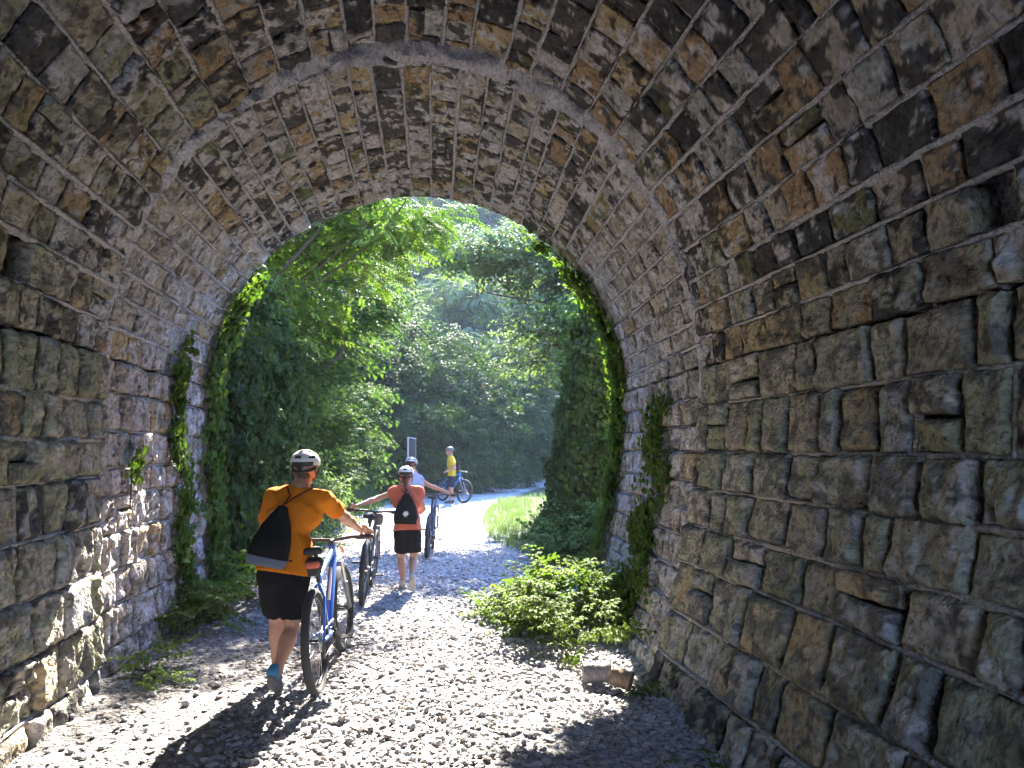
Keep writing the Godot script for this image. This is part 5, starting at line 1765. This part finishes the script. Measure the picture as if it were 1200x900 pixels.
	J = {
		"head": o4 + Vector3(-0.04, 1.57, 0), "face": Vector3(-1, -0.05, 0.15).normalized(), "neck": o4 + Vector3(-0.01, 1.43, 0),
		"shl": o4 + Vector3(-0.02, 1.35, 0.17), "shr": o4 + Vector3(0.02, 1.35, -0.17), "chest": o4 + Vector3(0.02, 1.22, 0), "waist": o4 + Vector3(0.03, 1.0, 0),
		"hip": o4 + Vector3(0.03, 0.84, 0), "hpl": o4 + Vector3(0.03, 0.8, 0.08), "hpr": o4 + Vector3(0.03, 0.8, -0.08),
		"ell": o4 + Vector3(0.1, 1.08, 0.24), "wrl": o4 + Vector3(-0.1, 0.98, 0.16), "elr": o4 + Vector3(0.12, 1.08, -0.24), "wrr": o4 + Vector3(-0.08, 0.98, -0.16),
		"knl": o4 + Vector3(0.02, 0.44, 0.09), "anl": o4 + Vector3(0.0, 0.1, 0.1), "hel": o4 + Vector3(0.06, 0.01, 0.1), "toel": o4 + Vector3(-0.2, 0.01, 0.12),
		"knr": o4 + Vector3(-0.03, 0.44, -0.09), "anr": o4 + Vector3(0.04, 0.1, -0.1), "her": o4 + Vector3(0.1, 0.01, -0.1), "toer": o4 + Vector3(-0.15, 0.01, -0.12)}
	person("rider in yellow jersey and dark shorts standing sideways in the distance", J, 1.0, 0.018, {"arm": 1.0, "calf": 1.0, "belly": 0.95, "sleeve": 0.7, "hem": -0.02, "short_len": 0.85, "short_w": 1.1, "hand_cell": 0.01,
		"skin": M.skin, "shirt": M.yellow_shirt, "shorts": M.navy_cloth, "shoe": M.shoe_black, "sole": M.sole_grey, "hair": 0.04, "hair_m": M.hair_dark, "helmet": M.helmet_dark})
	drawstring_bag("small dark rucksack on the yellow jersey", o4 + Vector3(0.20, 0.98, 0), Vector3(0.05, 1, 0).normalized(), Vector3(0, 0, 1), 0.26, 0.38, 0.16, M.bag_black, M.bag_black,
		[[o4 + Vector3(0.22, 1.35, 0.05), o4 + Vector3(0.02, 1.45, 0.12), o4 + Vector3(-0.11, 1.25, 0.13), o4 + Vector3(0.1, 1.05, 0.16)], [o4 + Vector3(0.22, 1.35, -0.05), o4 + Vector3(0.02, 1.45, -0.12), o4 + Vector3(-0.11, 1.25, -0.13), o4 + Vector3(0.1, 1.05, -0.16)]], M.bag_black)

func small_things() -> void:
	# signpost seen from behind
	var sp := Vector3(0.22, ground_y(0.22, -24.3), -24.3)
	var t := thing("signpost", "grey metal signpost with dark board by the undergrowth, above the coral walker", "signpost", sp)
	var b := MB.new()
	bar(b, Vector3(0, -0.2, 0), Vector3(0, 2.0, 0), 0.03, 0.03, 10)
	part("post", mesh(b, mat(lin(0.35, 0.36, 0.38), 0.5, 0.3)), t)
	b = MB.new()
	bar(b, Vector3(0.24, -0.2, 0), Vector3(0.24, 1.95, 0), 0.022, 0.022, 8)
	part("post", mesh(b, mat(lin(0.1, 0.1, 0.11), 0.6, 0.2)), t)
	b = MB.new()
	box(b, Vector3(0.13, 1.45, 0.0), Vector3(0.1, 0.48, 0.012))
	part("board", mesh(b, mat(lin(0.03, 0.032, 0.035), 0.7)), t)
	b = MB.new()
	bar(b, Vector3(-0.02, 2.0, 0), Vector3(0.26, 1.96, 0), 0.02, 0.02, 6)
	part("cap_rail", mesh(b, mat(lin(0.35, 0.36, 0.38), 0.5, 0.3)), t)
	# cut logs
	var wood := mat(Color.WHITE, 0.9, 0.0, true)
	wood.albedo_texture = noise_tex(256, 0.02, 5, [[0.0, gr(0.5)], [1.0, gr(1.0)]], 91)
	wood.uv1_triplanar = true
	wood.uv1_scale = Vector3(14, 3, 14)
	for a in [["weathered grey log lying on the gravel at the wall foot", Vector3(1.52, 0.0, -5.82), Vector3(1, 0.02, 0.12), 0.21, 0.078, Color(0.33, 0.30, 0.28), Color(0.30, 0.26, 0.22)], ["fresh tan log end leaning on the grey log at the wall foot", Vector3(1.68, 0.0, -5.68), Vector3(0.8, -0.22, 0.5), 0.15, 0.07, Color(0.36, 0.24, 0.15), Color(0.48, 0.33, 0.20)]]:
		var p: Vector3 = a[1]
		p.y = ground_y(p.x, p.z) + 0.1
		var l := thing("log", a[0], "log", p, "cut logs at the wall foot")
		b = MB.new()
		var d: Vector3 = a[2].normalized()
		var pts := PackedVector3Array()
		var rad := PackedFloat32Array()
		for k in 8:
			pts.append(d * a[3] * (k / 7.0 - 0.5)); rad.append(a[4] * (1.0 + 0.06 * sin(k * 2.1)))
		tube(b, pts, rad, 16, a[5], false)
		for k in b.v.size(): b.v[k] += Vector3(1, 1, 1) * 0.008 * na.get_noise_3dv(b.v[k] * 25.0)
		part("bark", mesh(b, wood), l)
		for e in [0, 7]:
			b = MB.new()
			var x := d.cross(Vector3.UP).normalized()
			var y := x.cross(d)
			var c := b.p(pts[e] + d * (0.004 if e else -0.004), a[6])
			var ids := []
			for k in 16: ids.append(b.p(pts[e] + (x * cos(TAU * k / 16) + y * sin(TAU * k / 16)) * rad[e] * 1.03, a[6]))
			for k in 16:
				if e == 0: b.t(c, ids[(k + 1) % 16], ids[k])
				else: b.t(c, ids[k], ids[(k + 1) % 16])
			part("cut_face", mesh(b, wood, false), l)

func _ready() -> void:
	rng.seed = 7
	na.noise_type = FastNoiseLite.TYPE_SIMPLEX_SMOOTH
	na.frequency = 1.0; na.fractal_octaves = 2; na.seed = 5
	nb.noise_type = FastNoiseLite.TYPE_SIMPLEX_SMOOTH
	nb.frequency = 1.0; nb.fractal_octaves = 4; nb.fractal_gain = 0.6; nb.seed = 9
	nc.noise_type = FastNoiseLite.TYPE_CELLULAR
	nc.frequency = 1.0; nc.cellular_return_type = FastNoiseLite.RETURN_DISTANCE2_SUB; nc.seed = 3; nc.fractal_type = FastNoiseLite.FRACTAL_NONE
	var cam := Camera3D.new()
	cam.name = "camera"
	add_child(cam)
	cam.position = Vector3(0, EYE, 0)
	cam.rotation_degrees = Vector3(4.677, -8.376, 0)
	cam.fov = 54.17
	cam.near = 0.05
	cam.far = 400
	cam.current = true
	var we := WorldEnvironment.new()
	we.name = "environment"
	var env := Environment.new()
	env.background_mode = Environment.BG_SKY
	var sky := Sky.new()
	var sm := ProceduralSkyMaterial.new()
	sm.sky_top_color = Color(0.36, 0.55, 0.86)
	sm.sky_horizon_color = Color(0.80, 0.88, 0.96)
	sm.sky_curve = 0.12
	sm.ground_horizon_color = Color(0.45, 0.48, 0.42)
	sm.ground_bottom_color = Color(0.2, 0.2, 0.16)
	sky.sky_material = sm
	env.sky = sky
	env.tonemap_mode = Environment.TONE_MAPPER_LINEAR
	env.tonemap_exposure = 14.0
	env.sdfgi_enabled = true
	env.ssao_enabled = true
	env.ssil_enabled = true
	env.fog_enabled = true
	env.fog_density = 0.0009
	env.fog_light_color = Color(0.86, 0.92, 1.0)
	we.environment = env
	add_child(we)
	var sun := DirectionalLight3D.new()
	sun.name = "sun"
	sun.light_energy = 1.6
	sun.light_color = Color(1.0, 0.97, 0.92)
	sun.light_angular_distance = 0.53
	sun.shadow_enabled = true
	add_child(sun)
	sun.look_at_from_position(Vector3(0, 30, 0), Vector3(0, 30, 0) - SUN, Vector3.UP)
	materials()
	tunnel()
	print("tunnel ", Time.get_ticks_msec())
	ground()
	print("ground ", Time.get_ticks_msec())
	vegetation()
	print("vegetation ", Time.get_ticks_msec())
	riders()
	small_things()
	print("riders ", Time.get_ticks_msec())
